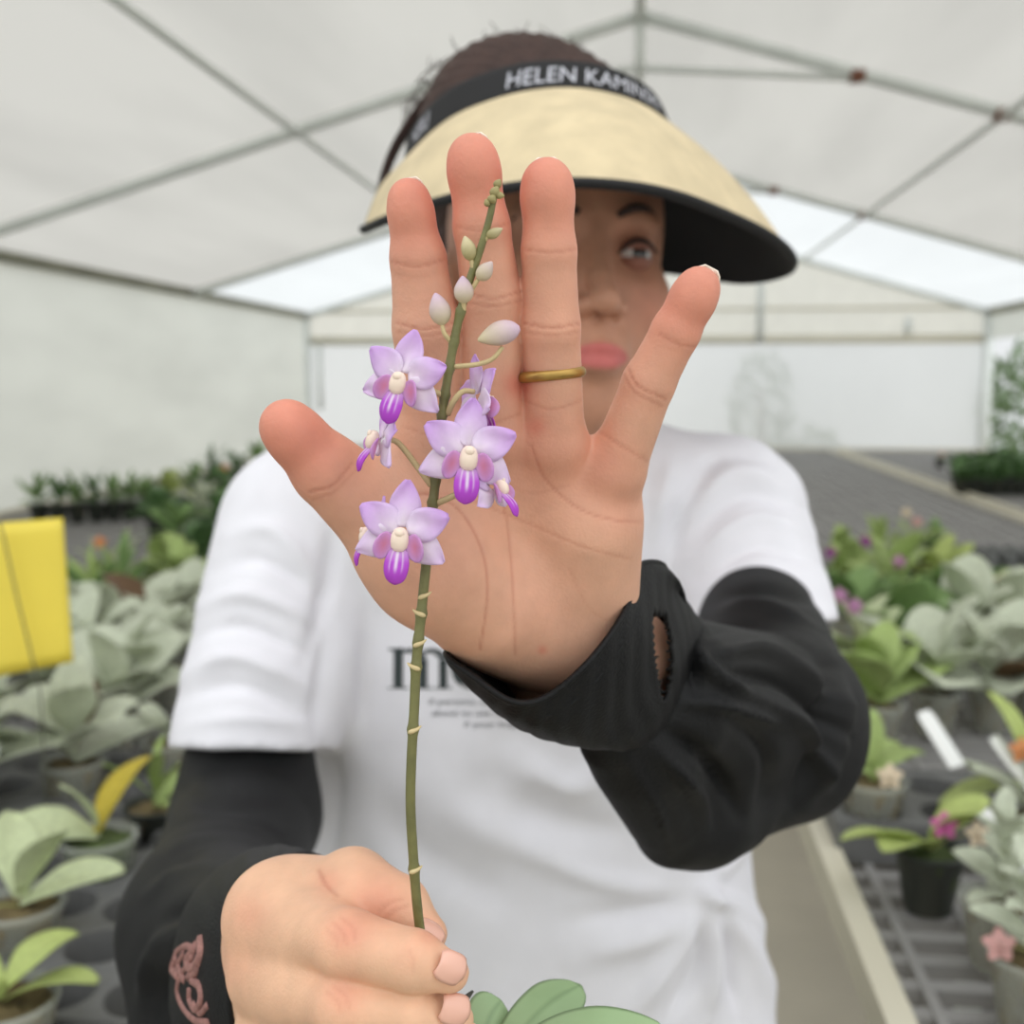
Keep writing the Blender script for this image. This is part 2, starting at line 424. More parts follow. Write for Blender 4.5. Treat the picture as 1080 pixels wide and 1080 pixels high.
# ---- raised open hand
H = lambda px, py, d, w: (PX(px, py, d), mm(w, d))
FIN = {
 'index': [H(458,470,.344,35), H(450,345,.329,35.5), H(441,273,.322,29), H(431,209,.317,21)],
 'middle': [H(518,450,.342,36), H(519,315,.327,32), H(508,240,.319,29.5), H(498,166,.314,25)],
 'ring': [H(584,462,.344,33), H(581,345,.328,30.5), H(579,265,.321,28.5), H(577,192,.316,25.5)],
 'pinky': [H(650,492,.350,31), H(684,404,.338,27.5), H(713,349,.332,25.5), H(737,303,.328,22)],
 'thumb': [H(452,600,.352,47), H(418,566,.347,46), H(345,495,.334,38), H(302,449,.327,28)],
}
WR = PX(598, 694, .404); ELB = PX(822, 764, .635)
def palm(p):
    d = chain(p, [H(455,470,.346,34), H(500,640,.375,44)], .006)
    for q in ([H(520,460,.346,33), H(540,650,.382,44)], [H(584,472,.348,33), H(585,660,.385,44)], [H(645,500,.354,31), H(628,650,.385,44)],
              [H(440,600,.352,40), H(520,640,.366,58)], [H(620,560,.360,46), H(600,655,.382,50)], [H(470,560,.352,38), H(455,470,.346,30)]):
        d = smin(d, chain(p, q, .004), .011)
    d = smin(d, cone(p, PX(560, 655, .386), WR, mm(58, .386), .0215), .014)
    d = smin(d, cone(p, PX(520, 625, .372), PX(465, 596, .352), mm(64, .372), mm(52, .352)), .012)
    d = smin(d, cone(p, PX(560, 660, .380), PX(600, 668, .385), mm(48, .38), mm(45, .385)), .012)
    d = smin(d, cone(p, WR, ELB, .0225, .034), .006)
    d = smin(d, cone(p, PX(664, 690, .428), PX(675, 697, .434), .0180, .0155), .004)
    return d
def hand_sdf(p):
    pl = palm(p); out = None
    for nme, pts in FIN.items():
        c = chain(p, pts, .002)
        a, b = pts[-2][0], pts[-1][0]; u = (b - a) / np.linalg.norm(b - a)
        # fingertip pad swells towards the viewer
        c = smin(c, ell(p, pts[-1][0] - u * .004 + np.array([0, 0, -.0012]), np.array([1, 1, 1]) * pts[-1][1] * 1.02), .004)
        e = smin(pl, c, .016 if nme == 'thumb' else .006)
        out = e if out is None else np.minimum(out, e)
    return out
V, Q = surface(hand_sdf, (PX(255, 0, .35)[0], PX(0, 130, .335)[1], .285), (PX(755, 800, .42)[0], PX(700, 800, .43)[1], .475), .00085)
print('hand verts', len(V))
V = relax(V, Q, 2); N = normals(V, Q); uv = project(V); front = sst(-N[:, 2], 0.0, 0.4)
col = np.tile(SKIN, (len(V), 1))
def blend(col, tgt, w): return col + (tgt - col) * w[:, None]
for nme, pts in FIN.items():
    tip = pts[-1][0]; dip = pts[-2][0]
    s = ((V - dip) @ (tip - dip)) / ((tip - dip) @ (tip - dip))
    near = sst(.016 - np.linalg.norm(V - tip, axis=1), -.012, .012)
    col = blend(col, PINK, near * .55)
    mid = pts[1][0]
    t = np.clip(((V - mid) @ (dip - mid)) / ((dip - mid) @ (dip - mid)), 0, 1)
    dd = np.linalg.norm(V - mid - t[:, None] * (dip - mid), axis=1)
    col = blend(col, PINK, sst(.015 - dd, 0, .01) * .22)
for (a, b, r, w) in ((560, 470, 70, .25), (640, 490, 45, .25), (470, 590, 55, .12), (570, 640, 50, .10), (565, 450, 10, .4), (572, 686, 5, .5), (547, 405, 16, .75), (660, 545, 30, .15), (330, 470, 60, .25)):
    col = blend(col, PINK, np.exp(-((uv - (a, b)) ** 2).sum(1) / r**2) * w * front)
CR = [([(413,276),(440,281),(468,274)],.8), ([(419,341),(450,347),(480,340)],.9), ([(420,350),(450,354),(478,349)],.5),
      ([(481,239),(508,243),(536,236)],.7), ([(491,309),(520,315),(550,307)],.9), ([(492,319),(520,323),(550,317)],.6),
      ([(553,263),(580,266),(606,263)],.7), ([(553,341),(582,346),(611,341)],.9), ([(553,350),(582,354),(611,350)],.5), ([(550,421),(582,432),(613,423)],.5),
      ([(695,352),(715,363),(738,366)],.7), ([(662,388),(673,407),(702,421)],.9), ([(658,396),(670,414),(698,428)],.6), ([(632,455),(655,470),(682,486)],.6),
      ([(326,519),(350,512),(372,488)],.8), ([(330,527),(352,519),(376,495)],.4), ([(385,585),(408,560),(418,540)],.3),
      ([(682,551),(650,549),(610,536),(575,505),(560,470)],.75), ([(415,528),(470,520),(540,545),(610,575),(665,590)],.5),
      ([(418,522),(455,522),(482,536),(502,565),(513,600),(513,640),(506,685)],.85), ([(528,520),(536,560),(541,620),(543,690)],.7),
      ([(494,440),(520,446),(549,436)],.5), ([(425,450),(455,458),(485,446)],.4), ([(520,505),(560,520),(600,512)],.25), ([(600,600),(620,640),(640,655)],.25)]
for poly, s in CR:
    d = polydist(uv, poly); g = np.exp(-(d / 1.5) ** 2) * front
    V = V - N * (g * s * .0003)[:, None]
    col = blend(col, CREASE, g * s * .5)
PARTS = [(V, Q, col)]

# ---- hand that pinches the orchid stem
F2 = {
 'thumb': [H(318,968,.372,48), H(372,938,.356,42), H(420,958,.342,33), H(452,985,.3345,20)],
 'index': [H(286,968,.362,38), H(368,996,.317,35.5), H(437,1014,.309,31), H(474,1026,.309,21)],
 'middle': [H(282,1030,.358,38), H(366,1060,.315,36), H(438,1070,.312,31.5), H(478,1076,.313,22)],
 'ring': [H(290,1092,.360,38), H(380,1118,.320,35), H(448,1114,.322,31), H(490,1100,.326,22)],
 'pinky': [H(305,1150,.366,34), H(385,1168,.334,30), H(440,1160,.335,27), H(476,1146,.34,19)],
}
W2 = PX(292, 1020, .428); E2 = PX(224, 972, .62)
def fist_sdf(p):
    pl = None
    for k in ('index', 'middle', 'ring', 'pinky'):
        c = cone(p, F2[k][0][0] + np.array([0.001, .001, .004]), W2 + np.array([0, .008 * ('index', 'middle', 'ring', 'pinky').index(k) - .012, 0]), F2[k][0][1] * .96, .0185)
        pl = c if pl is None else smin(pl, c, .012)
    pl = smin(pl, cone(p, F2['thumb'][0][0], W2, F2['thumb'][0][1], .0195), .016)
    pl = smin(pl, cone(p, F2['index'][0][0], F2['thumb'][0][0], .011, .0135), .014)
    pl = smin(pl, cone(p, PX(318, 980, .350), PX(372, 958, .345), .0095, .0095), .012)
    pl = smin(pl, cone(p, PX(300, 960, .365), PX(345, 1020, .335), .0125, .009), .010)
    pl = smin(pl, cone(p, PX(330, 1050, .345), PX(380, 1090, .345), .014, .014), .012)
    pl = smin(pl, cone(p, W2, E2, .0205, .028), .02)
    out = None
    for k, pts in F2.items():
        e = smin(pl, chain(p, pts, .0025), .009)
        out = e if out is None else smin(out, e, .0012)
    return out
V, Q = surface(fist_sdf, (PX(215, 0, .45)[0], PX(0, 868, .34)[1], .288), (PX(520, 0, .33)[0], PX(0, 1215, .36)[1], .47), .00095)
print('fist verts', len(V))
V = relax(V, Q, 2); N = normals(V, Q); uv = project(V); front = sst(-N[:, 2], -.2, .4)
col = np.tile(np.array(lin(226, 180, 148)[:3]), (len(V), 1))
for (a, b, r, w) in ((365,985,24,.4), (362,1050,24,.35), (262,965,22,.25), (250,1020,25,.15), (400,950,35,.35), (478,1022,16,.3), (345,930,14,.3), (430,1008,18,.15), (455,985,16,.35)):
    col = blend(col, PINK, np.exp(-((uv - (a, b)) ** 2).sum(1) / r**2) * w)
CR2 = [([(336,918),(343,932),(356,945)],.9), ([(360,968),(372,978),(374,990)],.35), ([(352,974),(362,984),(365,996)],.35), ([(344,980),(354,990),(356,1000)],.25),
       ([(352,1040),(364,1050),(368,1062)],.3), ([(344,1046),(355,1056),(359,1066)],.3), ([(400,962),(412,952),(424,948)],.35), ([(405,970),(418,960),(430,956)],.35), ([(432,1002),(436,1014),(436,1026)],.25)]
for poly, s in CR2:
    d = polydist(uv, poly); g = np.exp(-(d / 2.4) ** 2) * front
    V = V - N * (g * s * .0005)[:, None]; col = blend(col, CREASE, g * s * .5)
PARTS.append((V, Q, col))

# ---- head, neck and covered trunk
PSI = math.radians(15); HO = np.array([.0313, -.1704, .80])
HX = np.array([math.cos(PSI), 0, math.sin(PSI)]); HY = np.array([0.0, -1, 0]); HZ = np.array([math.sin(PSI), 0, -math.cos(PSI)])
HM = np.stack([HX, HY, HZ], 1)
def hl(v): return HO + HM @ np.asarray(v, float)
def toh(p): return (p - HO.astype(np.float32)) @ HM.astype(np.float32)
def head_sdf(p):
    q = toh(p); qa = q.copy(); qa[:, 0] = np.abs(q[:, 0])
    d = ell(q, (0, .035, -.005), (.076, .092, .098))
    d = smin(d, ell(q, (0, -.045, .022), (.062, .078, .068)), .03)          # face
    d = smin(d, ell(q, (0, -.098, .050), (.026, .022, .026)), .03)          # chin
    d = smin(d, ell(qa, (.036, -.028, .058), (.026, .022, .022)), .02)      # cheeks
    d = smin(d, ell(qa, (.024, .020, .078), (.024, .010, .012)), .012)      # brow
    d = np.maximum(d, -ell(qa, (.031, .000, .098), (.019, .0115, .019))) if False else smin_sub(d, ell(qa, (.031, -.001, .096), (.020, .012, .018)), .012)
    d = smin(d, chain(q, [((0, .006, .086), .006), ((0, -.022, .098), .0075), ((0, -.037, .107), .0095)], .004), .009)   # nose
    d = smin(d, ell(qa, (.011, -.040, .095), (.0075, .0065, .009)), .006)
    d = smin_sub(d, ell(qa, (.0065, -.0475, .100), (.0035, .003, .006)), .003)
    d = smin(d, ell(q, (0, -.066, .088), (.022, .016, .010)), .012)         # muzzle
    d = smin(d, chain(qa, [((0, -.0655, .0975), .0042), ((.010, -.0668, .0950), .0038), ((.0195, -.0700, .0885), .0020)], .002), .003)
    d = smin(d, chain(qa, [((0, -.0765, .0960), .0054), ((.009, -.0755, .0940), .0045), ((.0190, -.0715, .0880), .002)], .002), .003)
    d = smin_sub(d, chain(qa, [((0, -.0705, .1030), .0012), ((.012, -.0703, .0995), .0012), ((.024, -.0715, .0900), .0012)], .001), .002)
    d = smin(d, ell(qa, (.076, -.012, -.012), (.008, .028, .018)), .006)    # ears
    d = smin(d, chain(q, [((0, -.07, -.01), .055), ((0, -.15, -.025), .054), ((0, -.19, -.04), .054)], .01), .02)
    return d
def smin_sub(a, b, k): return -smin(-a, b, k)
V, Q = surface(head_sdf, HO + [-.12, -.17, -.14], HO + [.12, .27, .16], .0019)
V = relax(V, Q, 1); q = toh(V); col = np.tile(np.array(lin(192, 140, 114)[:3]), (len(V), 1))  # face tone darkened to put visor shade into the skin colour
lx = np.clip(1 - (q[:, 0] / .0215) ** 2, 0, 1); lip = sst(.0088 * lx ** .7 - np.abs(q[:, 1] + .0712), -.0012, .0018) * (lx > 0) * sst(q[:, 2], .083, .088)
col = blend(col, np.array(lin(198, 88, 96)[:3]), lip * .7)
ck = np.exp(-(((np.abs(q[:, 0]) - .042) / .02) ** 2 + ((q[:, 1] + .035) / .02) ** 2)) * (q[:, 2] > .03)
col = blend(col, PINK, ck * .25)
ey = np.exp(-(((np.abs(q[:, 0]) - .031) / .019) ** 2 + ((q[:, 1] - .006) / .011) ** 2)) * (q[:, 2] > .05)
col = blend(col, np.array(lin(150, 96, 80)[:3]), ey * .5)                   # visor shade around the eyes, painted into the skin
PARTS.append((V, Q, col))

# trunk profile in camera axes: y, half width, half depth, centre x, centre z
TP = np.array([(-.085, .05, .05, .040, .885), (-.05, .10, .07, .036, .885), (-.01, .150, .090, .030, .892), (.06, .172, .100, .021, .905), (.16, .180, .108, .014, .918), (.26, .180, .106, .014, .928),
               (.36, .188, .110, .020, .938), (.44, .205, .115, .018, .948), (.56, .212, .120, .016, .962), (.70, .20, .115, .014, .978)])
def trunk(p, off=0.0):
    y = np.clip(p[:, 1], TP[0, 0], TP[-1, 0]); w, dd, cx, cz = [np.interp(y, TP[:, 0], TP[:, i]).astype(np.float32) for i in (1, 2, 3, 4)]
    w = w + off; dd = dd + off
    X = np.abs((p[:, 0] - cx) / w); Z = np.abs((p[:, 2] - cz) / dd)
    r = (X ** 2.4 + Z ** 2.4 + 1e-9) ** (1 / 2.4)
    return (r - 1) * np.minimum(w, dd) * .9
SHL, SHR = PX(318, 560, .875), PX(770, 550, .875)
ARML, ARMR = PX(262, 806, .797), PX(800, 655, .795)
NK = hl((0, -.20, -.035))
def body_sdf(p):
    d = np.maximum(trunk(p, -.012), p[:, 1] - .62)
    d = smin(d, chain(p, [(SHL, .042), (ARML, .030), (PX(260, 860, .786), .030), (E2, .030)], .01), .03); d = smin(d, chain(p, [(SHR, .042), (ARMR, .034), (ELB, .033)], .01), .03)
    for a, b, r0, r1 in ((E2, W2, .028, .0185), (ELB, WR, .031, .019)): d = smin(d, cone(p, a, b, r0, r1), .006)
    d = smin(d, chain(p, [(NK + [0, -.05, 0], .05), (NK + [0, .01, .02], .055)], .02), .03)
    # hips and legs down to the floor
    up = np.array([0, -math.cos(PIT), -math.sin(PIT)]); hip = PX(560, 1080, .95) - up * .06
    for s in (-1, 1):
        a = hip + np.array([s * .085, 0, 0]); k = a - up * .38; f = a - up * .76
        d = smin(d, chain(p, [(a, .085), (k, .055), (f, .038)], .02), .04)
        d = smin(d, cone(p, f, f + np.array([0, .02, -.12]), .034, .028), .02)
    return d
V, Q = surface(body_sdf, (-.36, -.12, .40), (.40, 1.42, 1.18), .0075)
V = relax(V, Q, 1); PARTS.append((V, Q, np.tile(SKIN, (len(V), 1))))
nv = 0; AV, AF, AC = [], [], []
for v, qf, c in PARTS:
    AV.append(W(v)); AF += (qf + nv).tolist(); AC.append(c); nv += len(v)
obj('body', np.concatenate(AV), AF, M_SKIN, person, True, np.concatenate(AC))

# nails
M_NAIL = mat('fingernail', (228, 176, 156), 0.25, spec=0.6)
M_NAILW = mat('fingernail_free_edge', (240, 226, 208), 0.25, spec=0.6)
def nail(c, along, normal, ln, wd, m=M_NAIL, curve=.35):
    along = along / np.linalg.norm(along); normal = normal - along * (normal @ along); normal /= np.linalg.norm(normal); side = np.cross(along, normal)
    rows = []
    for i in range(9):
        u = i / 8 * 2 - 1; row = []
        for j in range(9):
            v = j / 8 * 2 - 1
            x = u * ln; y = v * wd * math.sqrt(max(.02, 1 - .75 * max(0, u) ** 3.5 - .55 * max(0, -u) ** 4))
            row.append(c + along * x + side * y - normal * (curve * wd * v * v + .0006 * u * u))
        rows.append(row)
    V, F = loft(rows); V, F = thick(V, F, .0005); return obj('fingernail', W(V), F, m, person)
for k in ('index', 'middle', 'ring', 'pinky'):
    a, b = FIN[k][-2][0], FIN[k][-1][0]; u = (b - a) / np.linalg.norm(b - a); r = FIN[k][-1][1]
    nrm = np.array([.15 if k == 'pinky' else .0, -.05, 1.0])
    nail(b + u * (r * 1.02 - .0042) + np.array([0, 0, 1]) * r * .60 + np.array([mm(4, .32) if k != 'ring' else 0, 0, 0]), u + np.array([0, 0, -.10]), nrm, .0052, r * .66, M_NAILW)
a, b = FIN['thumb'][-2][0], FIN['thumb'][-1][0]
nail(b + (b - a) / np.linalg.norm(b - a) * .003 + np.array([0, 0, .0068]), b - a, np.array([0, 0, 1.0]), .006, .0055)
nail(PX(478, 1022, .3022) , PX(482, 1027, .3055) - PX(455, 1015, .303), np.array([.25, -.25, -1.0]), .0042, .0042)
nail(PX(482, 1066, .3058), PX(482, 1070, .3085) - PX(455, 1064, .306), np.array([.25, -.25, -1.0]), .0042, .0042)
nail(PX(458, 979, .3275), PX(468, 990, .334) - PX(440, 972, .333), np.array([.35, -.8, -.35]), .0042, .0036)

# eyes and brows
M_EYE = mat('eyeball', (214, 208, 204), 0.15, spec=0.7); M_IRIS = mat('iris', (44, 30, 26), 0.1, spec=0.8); M_BROW = mat('eyebrow', (62, 46, 42), 0.8); M_LID = mat('eyelid_skin', (150, 100, 84), 0.6); M_LASH = mat('eyelashes', (26, 20, 20), 0.7)
for s in (-1, 1):
    c = hl((s * .031, 0, .0745)); V, F = lathe([(.0118 * math.sin(t), .0118 * math.cos(t)) for t in np.linspace(.02, math.pi - .02, 16)], 20)
    e = obj('eye', W(V + c), F, M_EYE, person)
    g = HZ + np.array([0, .10, 0]); g /= np.linalg.norm(g); X = np.cross(g, [0, 1, 0]); X /= np.linalg.norm(X); Y = np.cross(g, X)
    V, F = lathe([(.0057 * t, 0.01025 + .0018 * (1 - t * t)) for t in np.linspace(.02, 1, 6)], 20)
    for v0, v1, nm in ((13, 80, 'upper_eyelid'), (-13, -75, 'lower_eyelid')):
        R_ = []
        for el in np.linspace(math.radians(v0), math.radians(v1), 8):
            R_.append([c + .0129 * (g * math.cos(el) * math.cos(az) + X * math.cos(el) * math.sin(az) - Y * math.sin(el) * -1 * (1 if Y[1] < 0 else -1)) for az in np.linspace(-1.35, 1.35, 17)])
        if nm[0] == 'u':
            for j, az in enumerate(np.linspace(-1, 1, 17)): R_[0][j] = R_[0][j] + np.array([0, .0022 * az * az, 0])
        lv, lf = thick(*loft(R_), .0009); obj(nm, W(lv), lf, M_LID, e)
    obj('iris', W(c + V @ np.stack([X, Y, g])), F, M_IRIS, e)
    mb = MB(); mb.tube(spline([hl((s * (.031 + dx), dy, dz)) for dx, dy, dz in ((-.0145, -.002, .0835), (-.006, .0055, .0885), (.004, .0062, .0875), (.0155, .001, .0795))], 14), [.0006 + .0009 * math.sin(math.pi * i / 13) for i in range(14)], 6)
    obj('eyelashes', W(mb.V), mb.f, M_LASH, e)
    mb = MB(); mb.tube(spline([hl((s * x, y, z)) for x, y, z in ((.013, .0205, .0925), (.026, .0265, .0905), (.040, .0255, .0815), (.051, .019, .0700))], 14), [.0035, .0042, .0045, .0046, .0046, .0045, .0043, .0040, .0036, .0032, .0027, .0022, .0016, .001], 8, True, .6)
    obj('eyebrow', W(mb.V), mb.f, M_BROW, person)

# hair
M_HAIR = mat('dark_brown_hair', (60, 42, 36), 0.6, 0.25, 60, spec=0.25)
HC = PX(560, 190, .862)
def hair_sdf(p):
    d = ell(p, PX(566, 160, .858), (mm(130, .858), mm(92, .858), .098))
    d = smin(d, ell(p, PX(545, 108, .87), (mm(84, .87), mm(58, .87), .07)), .03)
    d = smin(d, ell(p, PX(560, 300, .885), (mm(110, .885), mm(150, .885), .06)), .03)
    q = toh(p)
    d = smin_sub(d, ell(q, (0.004, -.045, .085), (.069, .112, .075)), .008)
    a = np.arctan2(p[:, 0] - HC[0], -(p[:, 1] - HC[1]) + .05)
    return d + .0009 * np.sin(a * 70 + 14 * np.sin(p[:, 2] * 40)) + .0007 * np.sin(a * 170 + p[:, 2] * 60)
V, Q = surface(hair_sdf, (-.13, -.42, .70), (.17, .08, 1.0), .0022)
V = relax(V, Q, 1); hair = obj('hair', W(V), Q, M_HAIR, person)
rng = np.random.default_rng(4); mb = MB()
for i in range(90):                                     # flyaway strands
    t = rng.uniform(-1.15, .55); r0 = 1.0
    c = PX(556, 150, .865); rx, ry = mm(130, .865), mm(106, .865)
    p0 = c + np.array([math.sin(t) * rx * .96, -math.cos(t) * ry * .96, rng.uniform(-.03, .05)])
    t2 = t + rng.uniform(-.5, .1); k = rng.uniform(1.02, 1.10)
    p2 = c + np.array([math.sin(t2) * rx * k, -math.cos(t2) * ry * k, rng.uniform(-.03, .05)])
    p1 = c + np.array([math.sin((t + t2) / 2) * rx * (k + .02), -math.cos((t + t2) / 2) * ry * (k + .02), 0.01])
    mb.tube(spline([p0, p1, p2], 7), .00032, 4)
for dx, dz in ((0, 0), (5, .004), (9, .008), (-3, .002), (3, .0), (12, .01), (7, .012)):   # long loose strands beside the temple
    P = [PX(520 + dx, 70, .84 + dz), PX(460 + dx, 94, .845 + dz), PX(424 + dx * .8, 138, .845 + dz), PX(405 + dx * .6, 178, .845 + dz), PX(397 + dx * .5, 216, .845 + dz)]
    mb.tube(spline(P, 18), np.linspace(.0011, .0005, 18), 5)
obj('hair_strands', W(mb.V), mb.f, M_HAIR, hair)
# ---------------------------------------------------------------- clothes
M_SHIRT = mat('white_cotton', (228, 226, 231), 0.85, 0.02, 40, bump=0.25, bscale=700, spec=0.2)
M_BLACK = mat('black_sleeve_knit', (9, 9, 10), 0.6, 0.15, 50, bump=0.3, bscale=900, spec=0.3)
M_TROUS = mat('dark_trousers', (52, 54, 62), 0.8, 0.1, 40)
def folds(V, Q, lst, gain=1.5):
    N = normals(V, Q); uv = project(V); fr = sst(-N[:, 2], -.1, .3)
    for poly, wpx, amp in lst:
        amp = amp * gain
        P = spline(np.array(poly, float), 6 * len(poly)) if len(poly) > 2 else np.array(poly, float)
        lo, hi = P.min(0) - 3 * wpx, P.max(0) + 3 * wpx
        m = ((uv > lo) & (uv < hi)).all(1)
        if not m.any(): continue
        d = polydist(uv[m], poly)
        # fades towards both ends of the fold
        e0 = np.linalg.norm(uv[m] - P[0], axis=1); e1 = np.linalg.norm(uv[m] - P[-1], axis=1); L = np.linalg.norm(np.diff(P, axis=0), axis=1).sum()
        f = sst(np.minimum(e0, e1), 0, .35 * L) * .75 + .25
        V[m] += N[m] * (np.exp(-(d / wpx) ** 2) * f * amp * fr[m])[:, None]
    return V
LD = ARML - SHL; LD /= np.linalg.norm(LD); RD = ARMR - SHR; RD /= np.linalg.norm(RD)
LDc = np.array([-.02, 1.0, -.20]); LDc /= np.linalg.norm(LDc); RDc = np.array([.07, 1.0, -.13]); RDc /= np.linalg.norm(RDc)
def shirt_sdf(p):
    d = trunk(p)
    for s in (-1, 1):
        d = smin(d, cone(p, NK + [s * .045, -.020, .035], (SHL if s < 0 else SHR) + [-s * .008, -.012, 0], .052, .052), .05)
    d = smin(d, cone(p, NK + [0, -.012, .012], NK + [0, .05, .02], .060, .075), .03)
    l = np.maximum(cone(p, SHL, ARML + LD * .06, .066, .0555), (p - (ARML - LDc * .010)) @ LDc.astype(np.float32))
    r = np.maximum(cone(p, SHR, ARMR + RD * .08, .060, .0505), (p - (ARMR + RDc * .004)) @ RDc.astype(np.float32))
    d = smin(smin(d, l, .022), r, .022)
    d = np.maximum(d, p[:, 1] - .52)
    n = cone(p, NK + [0, -.16, 0], NK + [0, -.102, -.004], .060, .059)       # neck opening
    return np.maximum(d, -n)
V, Q = surface(shirt_sdf, (-.30, -.14, .66), (.32, .53, 1.12), .0036)
print('shirt', len(V))
V = relax(V, Q, 2)
SF = [([(212,640),(262,628),(330,655)],7,.0035), ([(205,672),(255,660),(325,690)],7,-.003), ([(196,712),(250,694),(325,725)],8,.0035), ([(228,600),(275,590),(340,630)],8,-.003), ([(192,735),(250,722),(322,752)],7,-.0025),
      ([(240,565),(290,560),(335,610)],9,.003), ([(190,765),(255,758),(330,765)],6,.0015), ([(322,700),(345,620),(352,540)],9,-.004), ([(338,790),(336,740),(348,650)],8,-.003),
      ([(730,590),(790,548),(858,562)],7,.003), ([(728,560),(785,522),(850,536)],7,-.003), ([(735,610),(800,575),(866,596)],7,-.003), ([(725,530),(775,500),(835,512)],8,.003), ([(720,505),(765,480),(820,490)],7,-.002),
      ([(705,600),(718,540),(752,490)],8,-.0045), ([(690,560),(700,520),(712,480)],8,.002),
      ([(545,800),(600,830),(640,815)],14,.004), ([(520,830),(590,870),(680,880)],18,-.004), ([(450,830),(520,880),(620,910)],20,.003), ([(380,820),(440,900),(560,960)],22,-.003),
      ([(745,945),(752,1000),(748,1078)],9,.006), ([(742,945),(715,1000),(660,1080)],11,.005), ([(748,945),(790,1000),(822,1075)],11,.005), ([(748,940),(790,965),(830,1010)],10,.003), ([(750,930),(775,900),(785,880)],8,.004),
      ([(738,950),(690,985),(610,1010)],14,.004), ([(735,960),(735,1020),(700,1080)],7,-.004), ([(757,960),(770,1020),(782,1078)],7,-.005), ([(728,950),(680,960),(600,970)],10,-.003), ([(742,938),(752,946),(762,950)],6,.005),
      ([(345,910),(350,830),(345,790)],9,-.004), ([(372,640),(365,720),(372,800)],12,.003), ([(560,900),(640,930),(720,940)],12,.003)]
V = folds(V, Q, SF, 1.9)
N = normals(V, Q); V += N * (.0009 * np.sin(V[:, 1] * 55 + 3 * np.sin(V[:, 0] * 30)) * np.sin(V[:, 0] * 47 + V[:, 1] * 20))[:, None]
V = relax(V, Q, 1)
shirt = obj('t_shirt', W(V), Q, M_SHIRT, person)
SB = BVHTree.FromPolygons([Vector(v) for v in V], Q.tolist())
# collar and sleeve hems
mb = MB(); a = np.linspace(0, 2 * math.pi, 40)
mb.tube(np.stack([NK[0] + .060 * np.cos(a), NK[1] - .047 - .034 * np.sin(a), NK[2] - .002 + .058 * np.sin(a)], 1), .005, 8, False)
obj('collar', W(mb.V), mb.f, M_SHIRT, shirt)

# print on the chest
M_PRINT = mat('dark_green_grey_print', (52, 60, 60), 0.8); M_PRINT2 = mat('small_grey_print', (96, 98, 102), 0.8)
def hit(bvh, px, py, off=.0008):
    r = PX(px, py, 1.0); r = r / np.linalg.norm(r)
    loc, nr, i, dist = bvh.ray_cast(Vector((0, 0, 0)), Vector(r), 3)
    return None if loc is None else np.array(loc) - r * off
def decal(polys, bvh, step=2.0, off=.0008, t=.0006):
    """flat shapes given as pixel polygons, cut into a fine grid and laid on the cloth"""
    mb = MB()
    for P in polys:
        P = np.array(P, float); x0, y0 = P.min(0); x1, y1 = P.max(0)
        nx, ny = max(2, int((x1 - x0) / step) + 1), max(2, int((y1 - y0) / step) + 1)
        # scanline strips between the polygon's edges
        rows = []
        for y in np.linspace(y0 + 1e-3, y1 - 1e-3, ny * 2):
            xs = []
            for (ax, ay), (bx, by) in zip(P, np.roll(P, -1, 0)):
                if (ay <= y) != (by <= y): xs.append(ax + (y - ay) / (by - ay) * (bx - ax))
            rows.append((y, sorted(xs)))
        for (ya, xa), (yb, xb) in zip(rows[:-1], rows[1:]):
            if len(xa) != len(xb): 
                continue
            for k in range(0, len(xa) - 1, 2):
                q = [hit(bvh, xa[k], ya, off), hit(bvh, xa[k + 1], ya, off), hit(bvh, xb[k + 1], yb, off), hit(bvh, xb[k], yb, off)]
                if any(z is None for z in q): continue
                mb.add(q, [[0, 1, 2, 3]])
    return mb
def arc(cx, cy, rx, ry, a0, a1, n=14): return [(cx + rx * math.cos(t), cy + ry * math.sin(t)) for t in np.linspace(math.radians(a0), math.radians(a1), n)]
def serif(x, y, w): return [(x - w, y - 1.6), (x + w, y - 1.6), (x + w, y), (x - w, y)]
L = []
xb, yb, xh = 409.0, 726.0, 42.0                 # letter m
def stem(x, w=9.5, top=yb - xh): return [(x, top), (x + w, top), (x + w, yb - 1), (x, yb - 1)]
L += [stem(415, 10, yb - xh + 1), [(409, yb - xh + 1.8), (409, yb - xh - .2), (425, yb - xh - 1), (425, yb - xh + 4)], serif(420, yb + .4, 11)]
L += [stem(441, 9.5, yb - 30), serif(446, yb + .4, 10.5), stem(463, 8.5, yb - 28), serif(467.5, yb + .4, 9)]
for cx, w in ((433.5, 17.5), (455.5, 16.5)):
    L.append(arc(cx, yb - 27, w, 15.5, 180 + 25, 360, 14) + arc(cx - 3, yb - 26, w - 5.5, 11.5, 360, 180 + 25, 14))
L += [arc(497, 705, 21, 22, 60, 300, 26) + arc(499, 705, 11.5, 19.8, 300, 60, 26), arc(497, 705, 21, 22, -60, 60, 18) + arc(495, 705, 11.5, 19.8, 60, -60, 18)]
mb = decal(L, SB); obj('print_lettering', W(mb.V), mb.f, M_PRINT, shirt, False)
def text_mesh(s, size):
    cu = bpy.data.curves.new('lettering_source', 'FONT'); cu.body = s; cu.size = size; cu.resolution_u = 2
    o = bpy.data.objects.new('lettering_source', cu); COL.objects.link(o)
    dg = bpy.context.evaluated_depsgraph_get(); dg.update()
    me = o.evaluated_get(dg).to_mesh()
    V = np.array([v.co[:] for v in me.vertices]); F = [list(p.vertices) for p in me.polygons]
    o.evaluated_get(dg).to_mesh_clear(); bpy.data.objects.remove(o); bpy.data.curves.remove(cu)
    return V, F
mb = MB()
